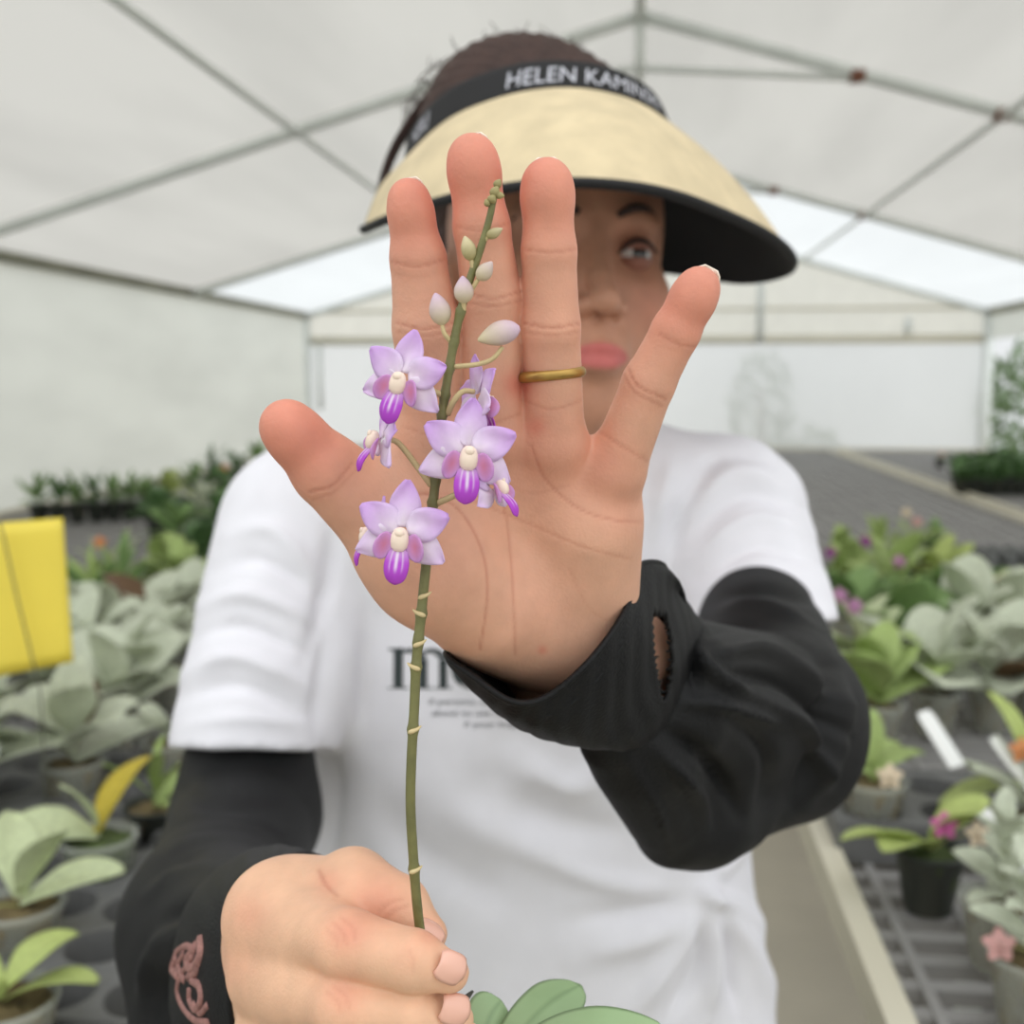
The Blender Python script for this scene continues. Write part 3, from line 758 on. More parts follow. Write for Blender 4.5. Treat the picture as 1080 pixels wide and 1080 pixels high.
for s, x0, x1, y in (('if percmo, sam...', 452, 534, 743), ('about to use hope it', 455, 556, 755), ('if your hope is', 489, 562, 767)):
    tv, tf = text_mesh(s, 10.0); k = (x1 - x0) / tv[:, 0].max()
    P = [hit(SB, x0 + v[0] * k, y - v[1] * .92, .0008) for v in tv]
    if all(q is not None for q in P): mb.add(P, tf)
obj('print_small_lines', W(mb.V), mb.f, M_PRINT2, shirt, False)

# trousers (below the hem of the shirt)
up = np.array([0, -math.cos(PIT), -math.sin(PIT)]); hip = PX(560, 1080, .95) - up * .06
def trous_sdf(p):
    d = np.maximum(trunk(p, -.004), np.maximum(.43 - p[:, 1], p[:, 1] - .64))
    for s in (-1, 1):
        a = hip + np.array([s * .085, 0, 0]); k = a - up * .38; f = a - up * .72
        d = smin(d, chain(p, [(a, .094), (k, .068), (f, .060)], .02), .04)
    return d
V, Q = surface(trous_sdf, (-.32, .40, .75), (.36, 1.36, 1.22), .009); V = relax(V, Q, 1)
obj('trousers', W(V), Q, M_TROUS, person)
M_SHOE = mat('dark_shoes', (40, 40, 44), 0.6)
for s in (-1, 1):
    f = hip + np.array([s * .085, 0, 0]) - up * .80; fw = W(f); mb = MB()
    P = [(fw[0], fw[1] + .03, .045), (fw[0], fw[1] - .04, .045), (fw[0] + s * .01, fw[1] - .13, .038), (fw[0] + s * .015, fw[1] - .19, .03)]
    mb.tube(spline(P, 12), [.040, .045, .047, .047, .046, .045, .044, .043, .041, .038, .034, .028], 14, True); V = mb.V; V[:, 2] = np.maximum(V[:, 2], .001)
    obj('shoe', V, mb.f, M_SHOE, person)

# ---- black arm sleeves
def sleeveR(p):
    d = cone(p, PX(704, 724, .458), PX(822, 757, .635), .0300, .046)
    d = smin(d, cone(p, PX(822, 757, .635), ARMR + RD * -.015, .046, .042), .015)
    dr = chain(p, [(PX(640, 790, .425), .006), (PX(706, 880, .500), .008), (PX(765, 848, .555), .022), (PX(828, 800, .625), .035)], .01)
    dr = smin(dr, cone(p, PX(690, 790, .45), PX(706, 868, .495), .017, .009), .02)
    dr = smin(dr, cone(p, PX(740, 790, .52), PX(735, 850, .525), .03, .024), .03)
    dr = smin(dr, cone(p, PX(650, 760, .425), PX(696, 855, .485), .013, .009), .018)
    d = smin(d, dr, .02)
    c0, c1 = PX(691, 648, .418), PX(703, 735, .418)
    return smin_sub(d, smin(cone(p, c0, c1, .0075, .0075), cone(p, (c0 + c1) / 2, (c0 + c1) / 2 + [0, 0, .014], .0095, .0095), .004), .004)
V, Q = surface(sleeveR, (.02, .0, .37), (.30, .26, .90), .0022); V = relax(V, Q, 1)
SR = [([(745,648),(800,640),(868,668)],6,.003), ([(740,668),(800,660),(880,705)],6,-.003), ([(745,690),(810,690),(890,745)],6,.003), ([(760,710),(825,720),(893,780)],6,-.003), ([(752,632),(810,622),(872,640)],6,-.002),
      ([(800,735),(850,770),(872,830)],7,.003), ([(720,660),(740,700),(800,740)],7,.0025), ([(715,740),(765,745),(840,770)],6,.002), ([(700,770),(745,800),(780,860)],8,-.003), ([(690,790),(730,830),(745,880)],7,.002),
      ([(880,700),(886,770),(850,850)],9,.003), ([(868,690),(868,770),(835,845)],7,-.003), ([(735,640),(728,680),(735,730)],6,-.003), ([(660,800),(690,850),(706,900)],6,.0015), ([(770,760),(810,800),(800,870)],8,-.002)]
V = folds(V, Q, SR, 2.2); slR = obj('arm_sleeve', W(V), Q, M_BLACK, person); slR['label'] = 'black arm sleeve with a thumb slit on the raised arm'
def cuff(loops, m, parent, name, n=96, k=26, t=.0012, hole=None, bump=True, wr=.0006):
    Ls = np.stack([spline(np.array([PX(*q) for q in L]), n, True) for L in loops])        # [loop][n][3]
    rows = np.stack([spline(Ls[:, j], k) for j in range(n)], 1)
    for i in range(k): rows[i] += (np.sin(np.arange(n) * .9 + i * .5) * wr * math.sin(math.pi * min(1, i / (k - 1) + .15)))[:, None] * np.array([.3, .6, -.4])
    V, F = loft(rows, True)
    if hole:
        uv = project(V); F = [f for f in F if not hole(uv[f].mean(0), V[f].mean(0))]
    V2, F2_ = thick(V, F, t); return V, F, obj(name, W(V2), F2_, m, parent)
LP = [[(471,688,.366),(500,714,.353),(540,740,.350),(577,735,.351),(622,697,.352),(659,645,.364),(674,597,.388),(702,600,.412),(690,640,.428),(600,668,.440),(510,672,.408)],
      [(478,700,.376),(512,737,.366),(552,762,.360),(596,764,.360),(642,724,.364),(676,668,.374),(694,608,.396),(717,617,.418),(712,650,.436),(620,690,.448),(525,700,.418)],
      [(520,738,.400),(548,766,.388),(584,780,.380),(626,782,.380),(664,744,.384),(692,690,.392),(706,634,.408),(716,628,.428),(712,665,.450),(640,712,.462),(560,734,.440)],
      [(585,768,.425),(605,780,.412),(632,788,.406),(664,786,.402),(696,750,.404),(714,700,.410),(722,650,.424),(726,640,.444),(722,680,.464),(680,735,.474),(620,760,.455)],
      [(640,765,.450),(650,780,.440),(668,790,.436),(690,784,.432),(712,756,.432),(728,712,.436),(736,668,.446),(738,655,.462),(734,690,.478),(704,745,.484),(664,765,.472)],
      [(690,770,.480),(700,785,.472),(716,794,.468),(736,788,.466),(754,758,.468),(768,720,.474),(772,684,.484),(768,674,.496),(762,700,.506),(735,745,.512),(705,768,.500)]]
def slit(uv, v):
    if v[2] > .425: return False
    t = (uv[1] - 648) / 92.0
    if t < 0 or t > 1: return False
    c = 694 + 6 * t + 6 * math.sin(math.pi * t) * .4; return abs(uv[0] - c) < 9.5 * math.sin(math.pi * (t * .75 + .22)) ** .8
cv, cf, cuR = cuff(LP, M_BLACK, slR, 'wrist_cuff', 140, 72, .0014, slit)
mb = MB()                                            # rolled hem and stitching along the mouth
mb.tube(spline(np.array([PX(*q) for q in LP[0]]), 120, True)[list(range(120)) + [0]], .0012, 6, False)
hm = np.stack([spline(np.array([PX(*q) for q in LP[k]]), 120, True) for k in (0, 1)]); s_ = hm[0] * .45 + hm[1] * .55
mb.tube((s_ * .9975)[list(range(120)) + [0]], .0006, 5, False)
obj('hem', W(mb.V), mb.f, M_BLACK, slR)
mb = MB(); rng = np.random.default_rng(9)           # frayed edge of the slit
for i in range(22):
    t = i / 21; x = 694 + 6 * t + (9.0 * math.sin(math.pi * (t * .75 + .22)) ** .8) * (1 if i % 2 else -1); p = PX(x, 648 + 92 * t, .3985 + .012 * abs(t - .5))
    mb.tube([p, p + rng.normal(0, .0005, 3), p + rng.normal(0, .0009, 3)], .0004, 4)
obj('frayed_thread', W(mb.V), mb.f, M_BLACK, slR)

def sleeveL(p):
    d = cone(p, ARML + [0, .002, .003], PX(260, 860, .786), .047, .0500)
    d = smin(d, cone(p, PX(260, 860, .786), PX(222, 968, .63), .0500, .044), .015)
    d = smin(d, cone(p, PX(222, 968, .63), PX(290, 1012, .46), .044, .034), .02)
    d = smin(d, cone(p, PX(216, 1000, .60), PX(228, 1095, .56), .038, .042), .03)
    return d
V, Q = surface(sleeveL, (-.28, .05, .42), (-.08, .36, .90), .0024); V = relax(V, Q, 1)
SLF = [([(165,905),(220,880),(300,905)],7,.003), ([(170,925),(230,893),(290,900)],6,-.003), ([(155,945),(200,915),(280,912)],7,.003), ([(190,830),(240,850),(330,850)],9,-.002), ([(185,860),(250,872),(335,880)],9,.0025),
       ([(160,1000),(190,960),(250,935)],8,-.003), ([(150,1060),(165,1000),(190,960)],8,.003), ([(170,1075),(185,1010),(220,960)],7,-.002)]
V = folds(V, Q, SLF, 2.0); slL = obj('arm_sleeve', W(V), Q, M_BLACK, person); slL['label'] = 'black arm sleeve with pinkish embroidery on the lower arm'
LQ = [[(332,903,.440),(290,911,.410),(259,948,.388),(247,1010,.376),(245,1080,.378),(262,1150,.395),(320,1165,.430),(380,1095,.455),(392,1005,.465),(374,935,.460)],
      [(316,897,.455),(270,908,.430),(229,948,.412),(216,1012,.402),(216,1082,.404),(240,1155,.430),(304,1168,.450),(374,1098,.475),(388,1005,.485),(366,930,.478)],
      [(300,894,.490),(248,906,.475),(203,948,.464),(185,1014,.458),(186,1084,.458),(218,1156,.465),(290,1168,.485),(362,1100,.51),(376,1005,.52),(352,928,.513)],
      [(290,905,.530),(243,915,.515),(200,955,.505),(183,1015,.50),(184,1080,.50),(214,1145,.505),(280,1155,.525),(345,1090,.55),(358,1005,.56),(335,935,.552)]]
cv2, cf2, cuL = cuff(LQ, M_BLACK, slL, 'wrist_cuff', 110, 34, .0014)
mb = MB(); mb.tube(spline(np.array([PX(*q) for q in LQ[0]]), 120, True)[list(range(120)) + [0]], .0013, 6, False); obj('hem', W(mb.V), mb.f, M_BLACK, slL)
CB = BVHTree.FromPolygons([Vector(v) for v in np.vstack([cv2, V])], cf2 + (Q + len(cv2)).tolist())
M_EMB = mat('pinkish_brown_embroidery', (158, 112, 104), 0.6, 0.25, 300, bump=.5, bscale=1500); mb = MB()
for P, r in (([(186,1018),(188,1004),(198,998),(206,1004),(200,1016),(192,1030),(189,1046),(196,1064),(208,1076),(222,1078)], .0017), ([(213,990),(214,1004),(210,1016),(204,1022),(200,1012),(208,998)], .0024),
             ([(204,1034),(212,1040),(214,1054),(208,1064),(202,1054),(202,1042)], .0019), ([(188,1008),(184,1022),(190,1030)], .0022), ([(211,1008),(209,1024),(200,1030)], .0019), ([(206,1058),(212,1068),(220,1060)], .0015), ([(196,1004),(190,1018),(196,1034)], .0018)):
    H_ = [h_ for h_ in (hit(CB, x, y, .0012) for x, y in spline(np.array(P, float), 30)) if h_ is not None]
    if len(H_) > 6: mb.tube(np.array(H_), r, 6)
if mb.n: obj('embroidery', W(mb.V), mb.f, M_EMB, slL)

# ---- sun visor
M_STRAW = mat('woven_straw', (208, 190, 154), 0.75, 0.10, 45, bump=0.5, bscale=380)
M_LIN = mat('black_visor_lining', (24, 23, 24), 0.8, 0.1, 30)
M_LET = mat('grey_white_lettering', (196, 196, 204), 0.7)
IN = [(428,172,.800),(445,150,.770),(480,122,.735),(535,101,.712),(590,93,.705),(640,98,.712),(680,112,.735),(702,130,.765),(712,152,.80),(702,176,.84),(692,198,.865),(684,214,.885),(668,230,.91)]
OUT = [(384,242,.760),(410,231,.700),(470,211,.650),(545,197,.618),(620,193,.605),(700,203,.620),(765,226,.660),(815,251,.715),(836,274,.785),(825,289,.85),(780,296,.895),(720,287,.915),(688,284,.935)]
TOPB = [(432,146,.800),(450,117,.772),(484,90,.738),(540,70,.718),(592,65,.712),(640,72,.718),(680,91,.738),(697,113,.765),(703,135,.80)]
BACKB = [(700,150,.84),(680,150,.90),(630,140,.945),(565,135,.955),(500,140,.94),(455,148,.89),(438,150,.84)]
BACKL = [(703,178,.84),(684,180,.90),(632,172,.945),(565,168,.955),(498,172,.94),(452,178,.89),(432,180,.84)]
n = 120; A = spline(np.array([PX(*q) for q in IN]), n); B = spline(np.array([PX(*q) for q in OUT]), n)
rows = []
upv = np.array([0, -1, -.1])
for s in np.linspace(0, 1, 30):
    r = A + (B - A) * s; out = (B - A); out = out - upv * (out @ upv)[:, None]; out /= np.linalg.norm(out, axis=1)[:, None]
    rows.append(r + (upv * .6 + out * .6) * (.0085 * math.sin(math.pi * s)))
visor = thing('sun_visor', None, None, W(HO)); visor.parent = person; visor.location = Vector(W(HO) - FOOT)
V, F = loft(rows); Vt, Ft = thick(V, F, .0016); obj('brim', W(Vt), Ft, M_STRAW, visor)
N_ = np.zeros_like(V)
for f in F:
    c = np.cross(V[f[2]] - V[f[0]], V[f[3]] - V[f[1]])
    for i in f: N_[i] += c
N_ /= np.linalg.norm(N_, axis=1)[:, None]
sgn = -1 if N_[len(V) // 2] @ upv > 0 else 1
Vl, Fl = thick(V + N_ * sgn * .0024, F, .0012); obj('brim_lining', W(Vl), Fl, M_LIN, visor)
ed = np.concatenate([A[:1] + (B[:1] - A[:1]) * np.linspace(0, 1, 12)[:, None], B[1:-1], B[-1:] + (A[-1:] - B[-1:]) * np.linspace(0, 1, 12)[:, None]])
mb = MB(); mb.tube(B, .0038, 10, True, .8); obj('brim_binding', W(mb.V), mb.f, M_LIN, visor)
bl = spline(np.array([PX(*q) for q in IN[:9] + BACKL]), 200, True); bt = spline(np.array([PX(*q) for q in TOPB + BACKB]), 200, True)
V, F = loft([bl + (bt - bl) * s for s in np.linspace(-.06, 1, 8)], True); Vt, Ft = thick(V, F, .003); band = obj('head_band', W(Vt), Ft, M_LIN, visor)
fl = spline(np.array([PX(*q) for q in IN[:9]]), 300); ft_ = spline(np.array([PX(*q) for q in TOPB]), 300)
puv = project((fl + ft_) / 2)[:, 0]
def bandtext(s, i0, i1, vlo=.2, vhi=.78):
    tv, tf = text_mesh(s, 1.0); w = tv[:, 0].max(); mb = MB(); P = []
    arc_ = np.concatenate([[0], np.cumsum(np.linalg.norm(np.diff((fl + ft_) / 2, axis=0), axis=1))])
    for v in tv:
        a = arc_[i0] + v[0] / w * (arc_[i1] - arc_[i0]); i = np.interp(a, arc_, np.arange(300)); f = v[1] / .72
        g = lambda X: np.array([np.interp(i, np.arange(300), X[:, c]) for c in range(3)])
        lo_, hi_ = g(fl), g(ft_); p = lo_ + (hi_ - lo_) * (vlo + (vhi - vlo) * f)
        o = p - np.array([.022, p[1], .80]); o /= np.linalg.norm(o); P.append(p + o * .0024)
    mb.add(P, tf); return mb
def bi(x): return int(np.argmin(np.abs(puv[:250] - x)))
mb = bandtext('HELEN KAMINSKI', bi(534), bi(692)); m2 = bandtext('NSKI', bi(438), bi(455)); obj('lettering', W(mb.V), mb.f, M_LET, visor, False)
obj('lettering', W(m2.V), m2.f, M_LET, visor, False)

# ---- ring
M_GOLD = mat('worn_gold', (176, 142, 78), 0.38, 0.1, 300, metal=.75)
c = PX(581, 395, .3345); a = np.linspace(0, 2 * math.pi, 49)
P = np.stack([c[0] + mm(31.5, .3345) * np.cos(a), c[1] + .0012 * np.sin(a) * -1 + .0012 * np.cos(a) * 0, c[2] + .0086 * np.sin(a)], 1)
P[:, 1] += .0009 * (P[:, 0] - c[0]) / .009 * -1
mb = MB(); mb.tube(P, .0017, 12, False, 1.0); ro = obj('finger_ring', W(mb.V), mb.f, M_GOLD, person); ro['label'] = 'plain worn gold finger ring'
# ---------------------------------------------------------------- the held orchid
M_PET = mat('lilac_petal', (226, 190, 236), 0.55, 0.04, 400, attr='Col', transl=0.3, spec=0.3)
M_STEM = mat('olive_flower_stem', (112, 110, 66), 0.5, 0.18, 160, bump=.15, bscale=800)
M_PED = mat('pale_pedicel', (196, 176, 130), 0.55, 0.08, 200)
M_BRACT = mat('dry_bract', (206, 186, 140), 0.7)
M_COLUMN = mat('cream_column', (240, 218, 200), 0.45, 0.03, 300)
M_BUD = mat('bud', (214, 196, 196), 0.5, 0.05, 300, attr='Col', transl=0.1)
orchid = thing('flowering_orchid', 'small lilac orchid held by its olive stem, five-petalled flowers in front of the open palm', 'orchid', WP(500, 1150, .35))
LIL, WHT, MAG, PNK = [np.array(lin(*c)[:3]) for c in ((222, 180, 240), (246, 234, 248), (196, 84, 216), (226, 140, 166))]
def rotm(yaw, pitch, roll):
    y, p, r = [math.radians(a) for a in (yaw, pitch, roll)]
    Ry = np.array([[math.cos(y), 0, math.sin(y)], [0, 1, 0], [-math.sin(y), 0, math.cos(y)]])
    Rx = np.array([[1, 0, 0], [0, math.cos(p), -math.sin(p)], [0, math.sin(p), math.cos(p)]])
    Rz = np.array([[math.cos(r), math.sin(r), 0], [-math.sin(r), math.cos(r), 0], [0, 0, 1]])
    return Ry @ Rx @ Rz
FLIP = np.diag([1.0, -1.0, -1.0])                  # flower axes (right, up, out) -> camera axes
def blade(L, Wd, ang, lean, cup=.25, shape=(.75, .8), base=.0016, wave=.0004, seed=0, nu=16, nv=9, curl=0.0):
    """petal surface in flower axes: runs out at angle ang, leaning back by lean (radians)"""
    ca, sa = math.cos(ang), math.sin(ang); rows = []
    for i in range(nu + 1):
        t = i / nu; w = Wd * (math.sin(math.pi * min(1, (t * .94 + .03)) ** shape[0]) ** shape[1]) * (1 - .0 * t); row = []
        r = base + L * t
        for j in range(nv):
            v = j / (nv - 1) * 2 - 1; s = v * w / 2
            z = -r * math.sin(lean) - curl * L * t * t + cup * (s * s) / Wd * 2 * (1 - t * .6) + wave * math.sin(t * 7 + v * 3 + seed)
            rr = r * math.cos(lean)
            row.append((ca * rr - sa * s, sa * rr + ca * s, z))
        rows.append(row)
    V, F = loft(rows); t = np.repeat(np.linspace(0, 1, nu + 1), nv); v = np.tile(np.linspace(-1, 1, nv), nu + 1)
    return V, F, t, v
def flower(cpx, d, yaw, pitch, roll, s, parent, name='flower'):
    M = FLIP @ rotm(yaw, pitch, roll); c = PX(*cpx, d); c = np.asarray(c)
    fl = thing(name, None, None, W(c)); fl.parent = parent; fl.location = Vector(W(c) - BASE[parent.name])
    def put(nm, V, F, m, col=None, th=.00035):
        n0 = len(V)
        if th: V, F = thick(V, F, th)
        if col is not None and th: col = np.concatenate([col, col])
        return obj(nm, W(c + (np.asarray(V) * s) @ M.T), F, m, fl, True, col)
    k = 0
    for nm, a, L, Wd, lean, cup, sh, cu in (('sepal', 90, .0130, .0090, .12, -.10, (.80, .80), -.02), ('petal', 152, .0120, .0096, .02, -.08, (.72, .75), .0), ('petal', 26, .0120, .0096, .02, -.08, (.72, .75), .0),
                                ('sepal', 207, .0124, .0094, .10, -.10, (.70, .85), .06), ('sepal', -31, .0124, .0094, .10, -.10, (.70, .85), .06)):
        V, F, t, v = blade(L, Wd, math.radians(a), lean, cup, sh, seed=k + roll, curl=cu); k += 1
        w = np.clip(.95 - 1.0 * t, 0, 1) ** 1.1 + .25 * (1 - np.abs(v)) ** 3 * (1 - t)
        if a in (207, -31): w = w + .5
        w = np.clip(w, 0, 1)[:, None]; put(nm, V, F, M_PET, LIL * (1 - w) + WHT * w)
    lip = None
    # middle lobe of the lip: magenta tongue with pale stripes
    rows = []
    for i in range(17):
        t = i / 16; w = .0066 * (.42 + .58 * math.sin(math.pi * (.12 + .80 * t)) ** 1.0) * (1 if t < .8 else math.sqrt(max(0.02, 1 - ((t - .8) / .2) ** 2)))
        rows.append([(v * w / 2, -.0040 - .0095 * t, .0036 + .0036 * math.sin(t * 2.2) - .0016 * t - .9 * abs(v) ** 2 * w * .22) for v in np.linspace(-1, 1, 21)])
    V, F = loft(rows); t = np.repeat(np.linspace(0, 1, 17), 21); v = np.tile(np.linspace(-1, 1, 21), 17)
    st = sst(np.cos(v * 10.5), .2, .8) * (t < .72) * (1 - sst(t, .45, .72)) * sst(.62 - np.abs(v), 0, .1)
    pale = np.clip(1 - t * 2.6, 0, 1) * .5
    col = MAG * (1 - np.clip(st + pale, 0, 1)[:, None]) + WHT * np.clip(st + pale, 0, 1)[:, None]
    lip = put('lip', V, F, M_PET, col, .0004)
    for sg in (-1, 1):                                # upright side lobes
        rows = []
        for i in range(13):
            t = i / 12; w = .0070 * math.sin(math.pi * (.08 + .86 * t)) ** .6
            rows.append([(sg * (.0022 + .0040 * math.sin(t * 1.9)), -.0016 - .0062 * t * .9 + v * w * .45 - .0008, .0012 + .0040 * t + v * w * .10 + .0012 * math.cos(v * 1.5)) for v in np.linspace(-1, 1, 9)])
        # lobes stand out to the sides as rounded ears
        R = np.array(rows); u = np.linspace(-1, 1, 13); vv = np.linspace(-1, 1, 9); G = []
        for a in u:
            lim = math.sqrt(max(.0001, 1 - a * a * .985))
            G.append([(sg * (.0043 + .0024 * b * lim - .0007 * a), -.0036 + .0038 * a, .0024 + .0016 * (b * lim) ** 2 + .0006 * b * lim) for b in vv])
        V, F = loft(G); a_ = np.repeat(u, 9); b_ = np.tile(vv, 13)
        w = np.clip(.75 - .9 * np.sqrt(a_**2 * .7 + b_**2 * .7), 0, 1)[:, None] * 1.1; w = np.clip(w + .1 * (a_ > 0)[:, None], 0, 1)
        put('lip_lobe', V, F, M_PET, PNK * w + np.array(lin(220, 168, 224)[:3]) * (1 - w), .0004)
    V, F = lathe([(.0002, -.0036), (.0016, -.0034), (.0026, -.0022), (.0029, -.0004), (.0027, .0014), (.0021, .0028), (.0012, .0036), (.0002, .0038)], 16)
    V = V[:, [0, 2, 1]] * (.86, .9, .8) + (0, -.0016, .0034)
    put('column', V, F, M_COLUMN, None, 0)
    V, F = lathe([(.0002, -.0014), (.0010, -.0012), (.0014, 0), (.0010, .0012), (.0002, .0014)], 12)
    put('anther_cap', V[:, [0, 2, 1]] * (1, .8, .6) + (0, .0004, .0050), F, M_COLUMN, None, 0)
    return c, M
def pedicel(pts, r=.00075):
    P = spline(np.array([PX(*q) for q in pts]), 16); mb = MB(); mb.tube(P, np.linspace(r * 1.25, r, 16), 8); obj('pedicel', W(mb.V), mb.f, M_PED, orchid)
SPT = [(505,1150,.350),(476,1090,.338),(455,1035,.327),(445,992,.3225),(440,955,.3195),(436,905,.3165),(433,850,.3140),(434,800,.3122),(437,745,.3110),(439,700,.3102),(444,650,.3098),(449,600,.3093),(455,545,.3088),(460,500,.3082),(466,440,.3068),(472,400,.3058),(482,345,.3040),(494,300,.3025),(506,265,.3010),(515,235,.2998),(521,208,.2985)]
P = spline(np.array([PX(*q) for q in SPT]), 160); mb = MB()
rr = np.interp(np.linspace(0, 1, 160), [0, .2, .55, .8, 1], [.00150, .00140, .00140, .00120, .0009])
u_ = project(P)[:, 1]
for ny in (918, 768, 704, 676, 648, 531, 505, 437, 417, 387, 362, 330): rr = rr + .00045 * np.exp(-((u_ - ny) / 4.0) ** 2)
mb.tube(P, rr, 12); obj('flower_stem', W(mb.V), mb.f, M_STEM, orchid)
for x, y, sg in ((437, 768, 1), (440, 704, -1), (447, 676, 1), (444, 647, -1), (438, 918, 1), (450, 626, 1)):       # scars and bracts along the stem
    i = int(np.argmin(np.abs(u_ - y))); c = P[i] + np.array([0, 0, -.0012])
    mb = MB(); mb.tube(spline([c + [-sg * .0010, .0006, .0006], c + [0, .0001, -.0003], c + [sg * .0013, -.0004, .0002], c + [sg * .0024, -.0012, .0006]], 10), [.0006, .0010, .0012, .0012, .0011, .0010, .0009, .0007, .0005, .0002], 6, True, .6)
    obj('bract', W(mb.V), mb.f, M_BRACT, orchid)
# back flowers first, then the three that face the viewer
pedicel([(455, 512, .3085), (440, 492, .3085), (421, 468, .3075), (409, 463, .3068)]); flower((404, 462), .3065, -68, -14, 16, .80, orchid)
pedicel([(472, 437, .3065), (478, 424, .3045), (488, 413, .304), (500, 413, .306)]); flower((504, 420), .3085, 118, 6, 8, .86, orchid)
pedicel([(461, 531, .3085), (480, 522, .306), (508, 507, .3058), (516, 511, .3062)]); flower((519, 512), .3060, 66, -20, -4, .78, orchid)
flower((395, 562), .3125, -75, -8, 8, .74, orchid)
pedicel([(470, 418, .306), (455, 412, .3055), (432, 402, .3035)]); flower((425, 399), .3010, -16, 4, 14, .93, orchid)
pedicel([(462, 495, .308), (478, 497, .3065), (493, 486, .3035)]); flower((494, 477), .3010, 6, 4, 5, 1.02, orchid)
pedicel([(450, 585, .309), (440, 578, .3075), (426, 570, .3040)]); flower((424, 562), .3015, -3, 4, 6, 1.0, orchid)
# buds
CRM = np.array(lin(214, 200, 160)[:3]); BL = np.array(lin(206, 178, 200)[:3]); GRN = np.array(lin(168, 156, 104)[:3])
def bud(base, tip, d, wpx, ca, cb, ped=None):
    A_, B_ = PX(*base, d), PX(*tip, d - .001); u = B_ - A_; L = np.linalg.norm(u); u /= L; w = mm(wpx / 2, d)
    z = np.array([0, 0, -1.0]); s = np.cross(u, z); s /= np.linalg.norm(s); z = np.cross(s, u); R = []
    ts = np.linspace(0, 1, 14); a = np.linspace(0, 2 * math.pi, 16, endpoint=False)
    for t in ts:
        r = w * (math.sin(math.pi * (t * .97 + .015) ** .8) ** .7) * (1 - .25 * max(0, t - .6)); R.append([A_ + u * L * t + s * r * math.cos(q) * (1 + .06 * math.cos(3 * q)) + z * r * .9 * math.sin(q) for q in a])
    V, F = loft(R, True); k = np.repeat(ts, 16)[:, None]
    obj('bud', W(V), F, M_BUD, orchid, True, ca * (1 - k) + cb * k)
    if ped: pedicel(ped, .0006)
bud((467, 343), (459, 309), .3035, 23, CRM, BL, [(476, 361, .3045), (469, 352, .3035), (466, 342, .3035)])
bud((489, 320), (488, 291), .3020, 21, CRM, BL, [(489, 327, .303), (489, 319, .302)])
bud((504, 295), (519, 276), .3010, 17, CRM * .95, BL * .6 + CRM * .4, [(497, 306, .3025), (504, 295, .301)])
bud((497, 275), (490, 249), .3008, 16, GRN, CRM, [(499, 283, .3015), (497, 274, .3008)])
bud((513, 250), (530, 241), .3000, 11, GRN, CRM * .85, [(509, 256, .3008), (514, 250, .30)])
bud((548, 346), (504, 359), .3035, 26, BL, CRM, [(477, 387, .3055), (505, 384, .304), (520, 378, .3035), (530, 366, .3035)])
for (b, t, w) in (((516, 214), (522, 205), 10), ((519, 208), (525, 196), 11), ((523, 205), (532, 207), 8), ((522, 198), (528, 189), 9), ((515, 218), (512, 210), 7)): bud(b, t, .2982, w, GRN * .75, GRN)
# leaves at the base
M_OLEAF = mat('orchid_leaf', (150, 176, 132), 0.42, 0.08, 40, transl=0.08, spec=.4, attr='Col')
def cleaf(pts, wpx, name='leaf', m=M_OLEAF, tipr=.55, roll=(0, 0, -1), th=.0016, vfold=.10):
    P = spline(np.array([PX(*q) for q in pts]), 26); T = np.gradient(P, axis=0); T /= np.linalg.norm(T, axis=1)[:, None]
    nr = np.array(roll, float); rows = []
    for i in range(26):
        t = i / 25; s = np.cross(T[i], nr); s /= np.linalg.norm(s); z = np.cross(s, T[i]); w = mm(wpx, pts[0][2]) / 2 * (.35 + .65 * math.sin(math.pi * min(1, t * .62 + .06))) * (1 if t < .7 else math.sqrt(max(.004, 1 - ((t - .7) / .3) ** 2)))
        rows.append([P[i] + s * w * v - z * (vfold * w * (1 - abs(v)) - .04 * w * v * v) * -1 for v in np.linspace(-1, 1, 13)])
    V, F = loft(rows); V, F = thick(V, F, th); v = np.abs(np.tile(np.linspace(-1, 1, 13), 52)); k = np.clip((v > .95) * .55 + (v < .05) * .35, 0, 1)[:, None]
    return obj(name, W(V), F, m, orchid, True, np.array(lin(154, 180, 134)[:3]) * (1 - k) + np.array(lin(88, 112, 78)[:3]) * k)
cleaf([(505,1140,.352),(508,1100,.356),(516,1072,.360),(527,1056,.364)], 52, roll=(.25, -.5, -1))
cleaf([(512,1150,.350),(546,1096,.352),(578,1062,.360),(612,1041,.372)], 58, roll=(-.45, -.75, -1))
cleaf([(512,1150,.350),(560,1112,.345),(620,1090,.342),(705,1092,.342)], 56, roll=(.1, -1.1, -.8))
cleaf([(500,1150,.352),(470,1160,.37),(430,1175,.39),(380,1200,.40)], 56, roll=(0, -1, -.4))
M_SHEATH = mat('dark_leaf_sheath', (62, 60, 52), 0.6)
mb = MB(); mb.tube(spline(np.array([PX(484, 1078, .350), PX(490, 1056, .351), PX(499, 1045, .352)]), 10), np.linspace(.0022, .0004, 10), 8); obj('dry_sheath', W(mb.V), mb.f, M_SHEATH, orchid)
M_ROOT = mat('orchid_root', (150, 150, 128), 0.7)
for dx, dy, dz in ((-.01, .04, .01), (.012, .05, -.005), (.0, .055, .012), (.02, .035, .012)):
    c = PX(505, 1150, .350); mb = MB(); mb.tube(spline([c, c + [dx * .5, dy * .4, dz], c + [dx * 1.5, dy, dz]], 12), np.linspace(.0024, .0015, 12), 8); obj('root', W(mb.V), mb.f, M_ROOT, orchid)
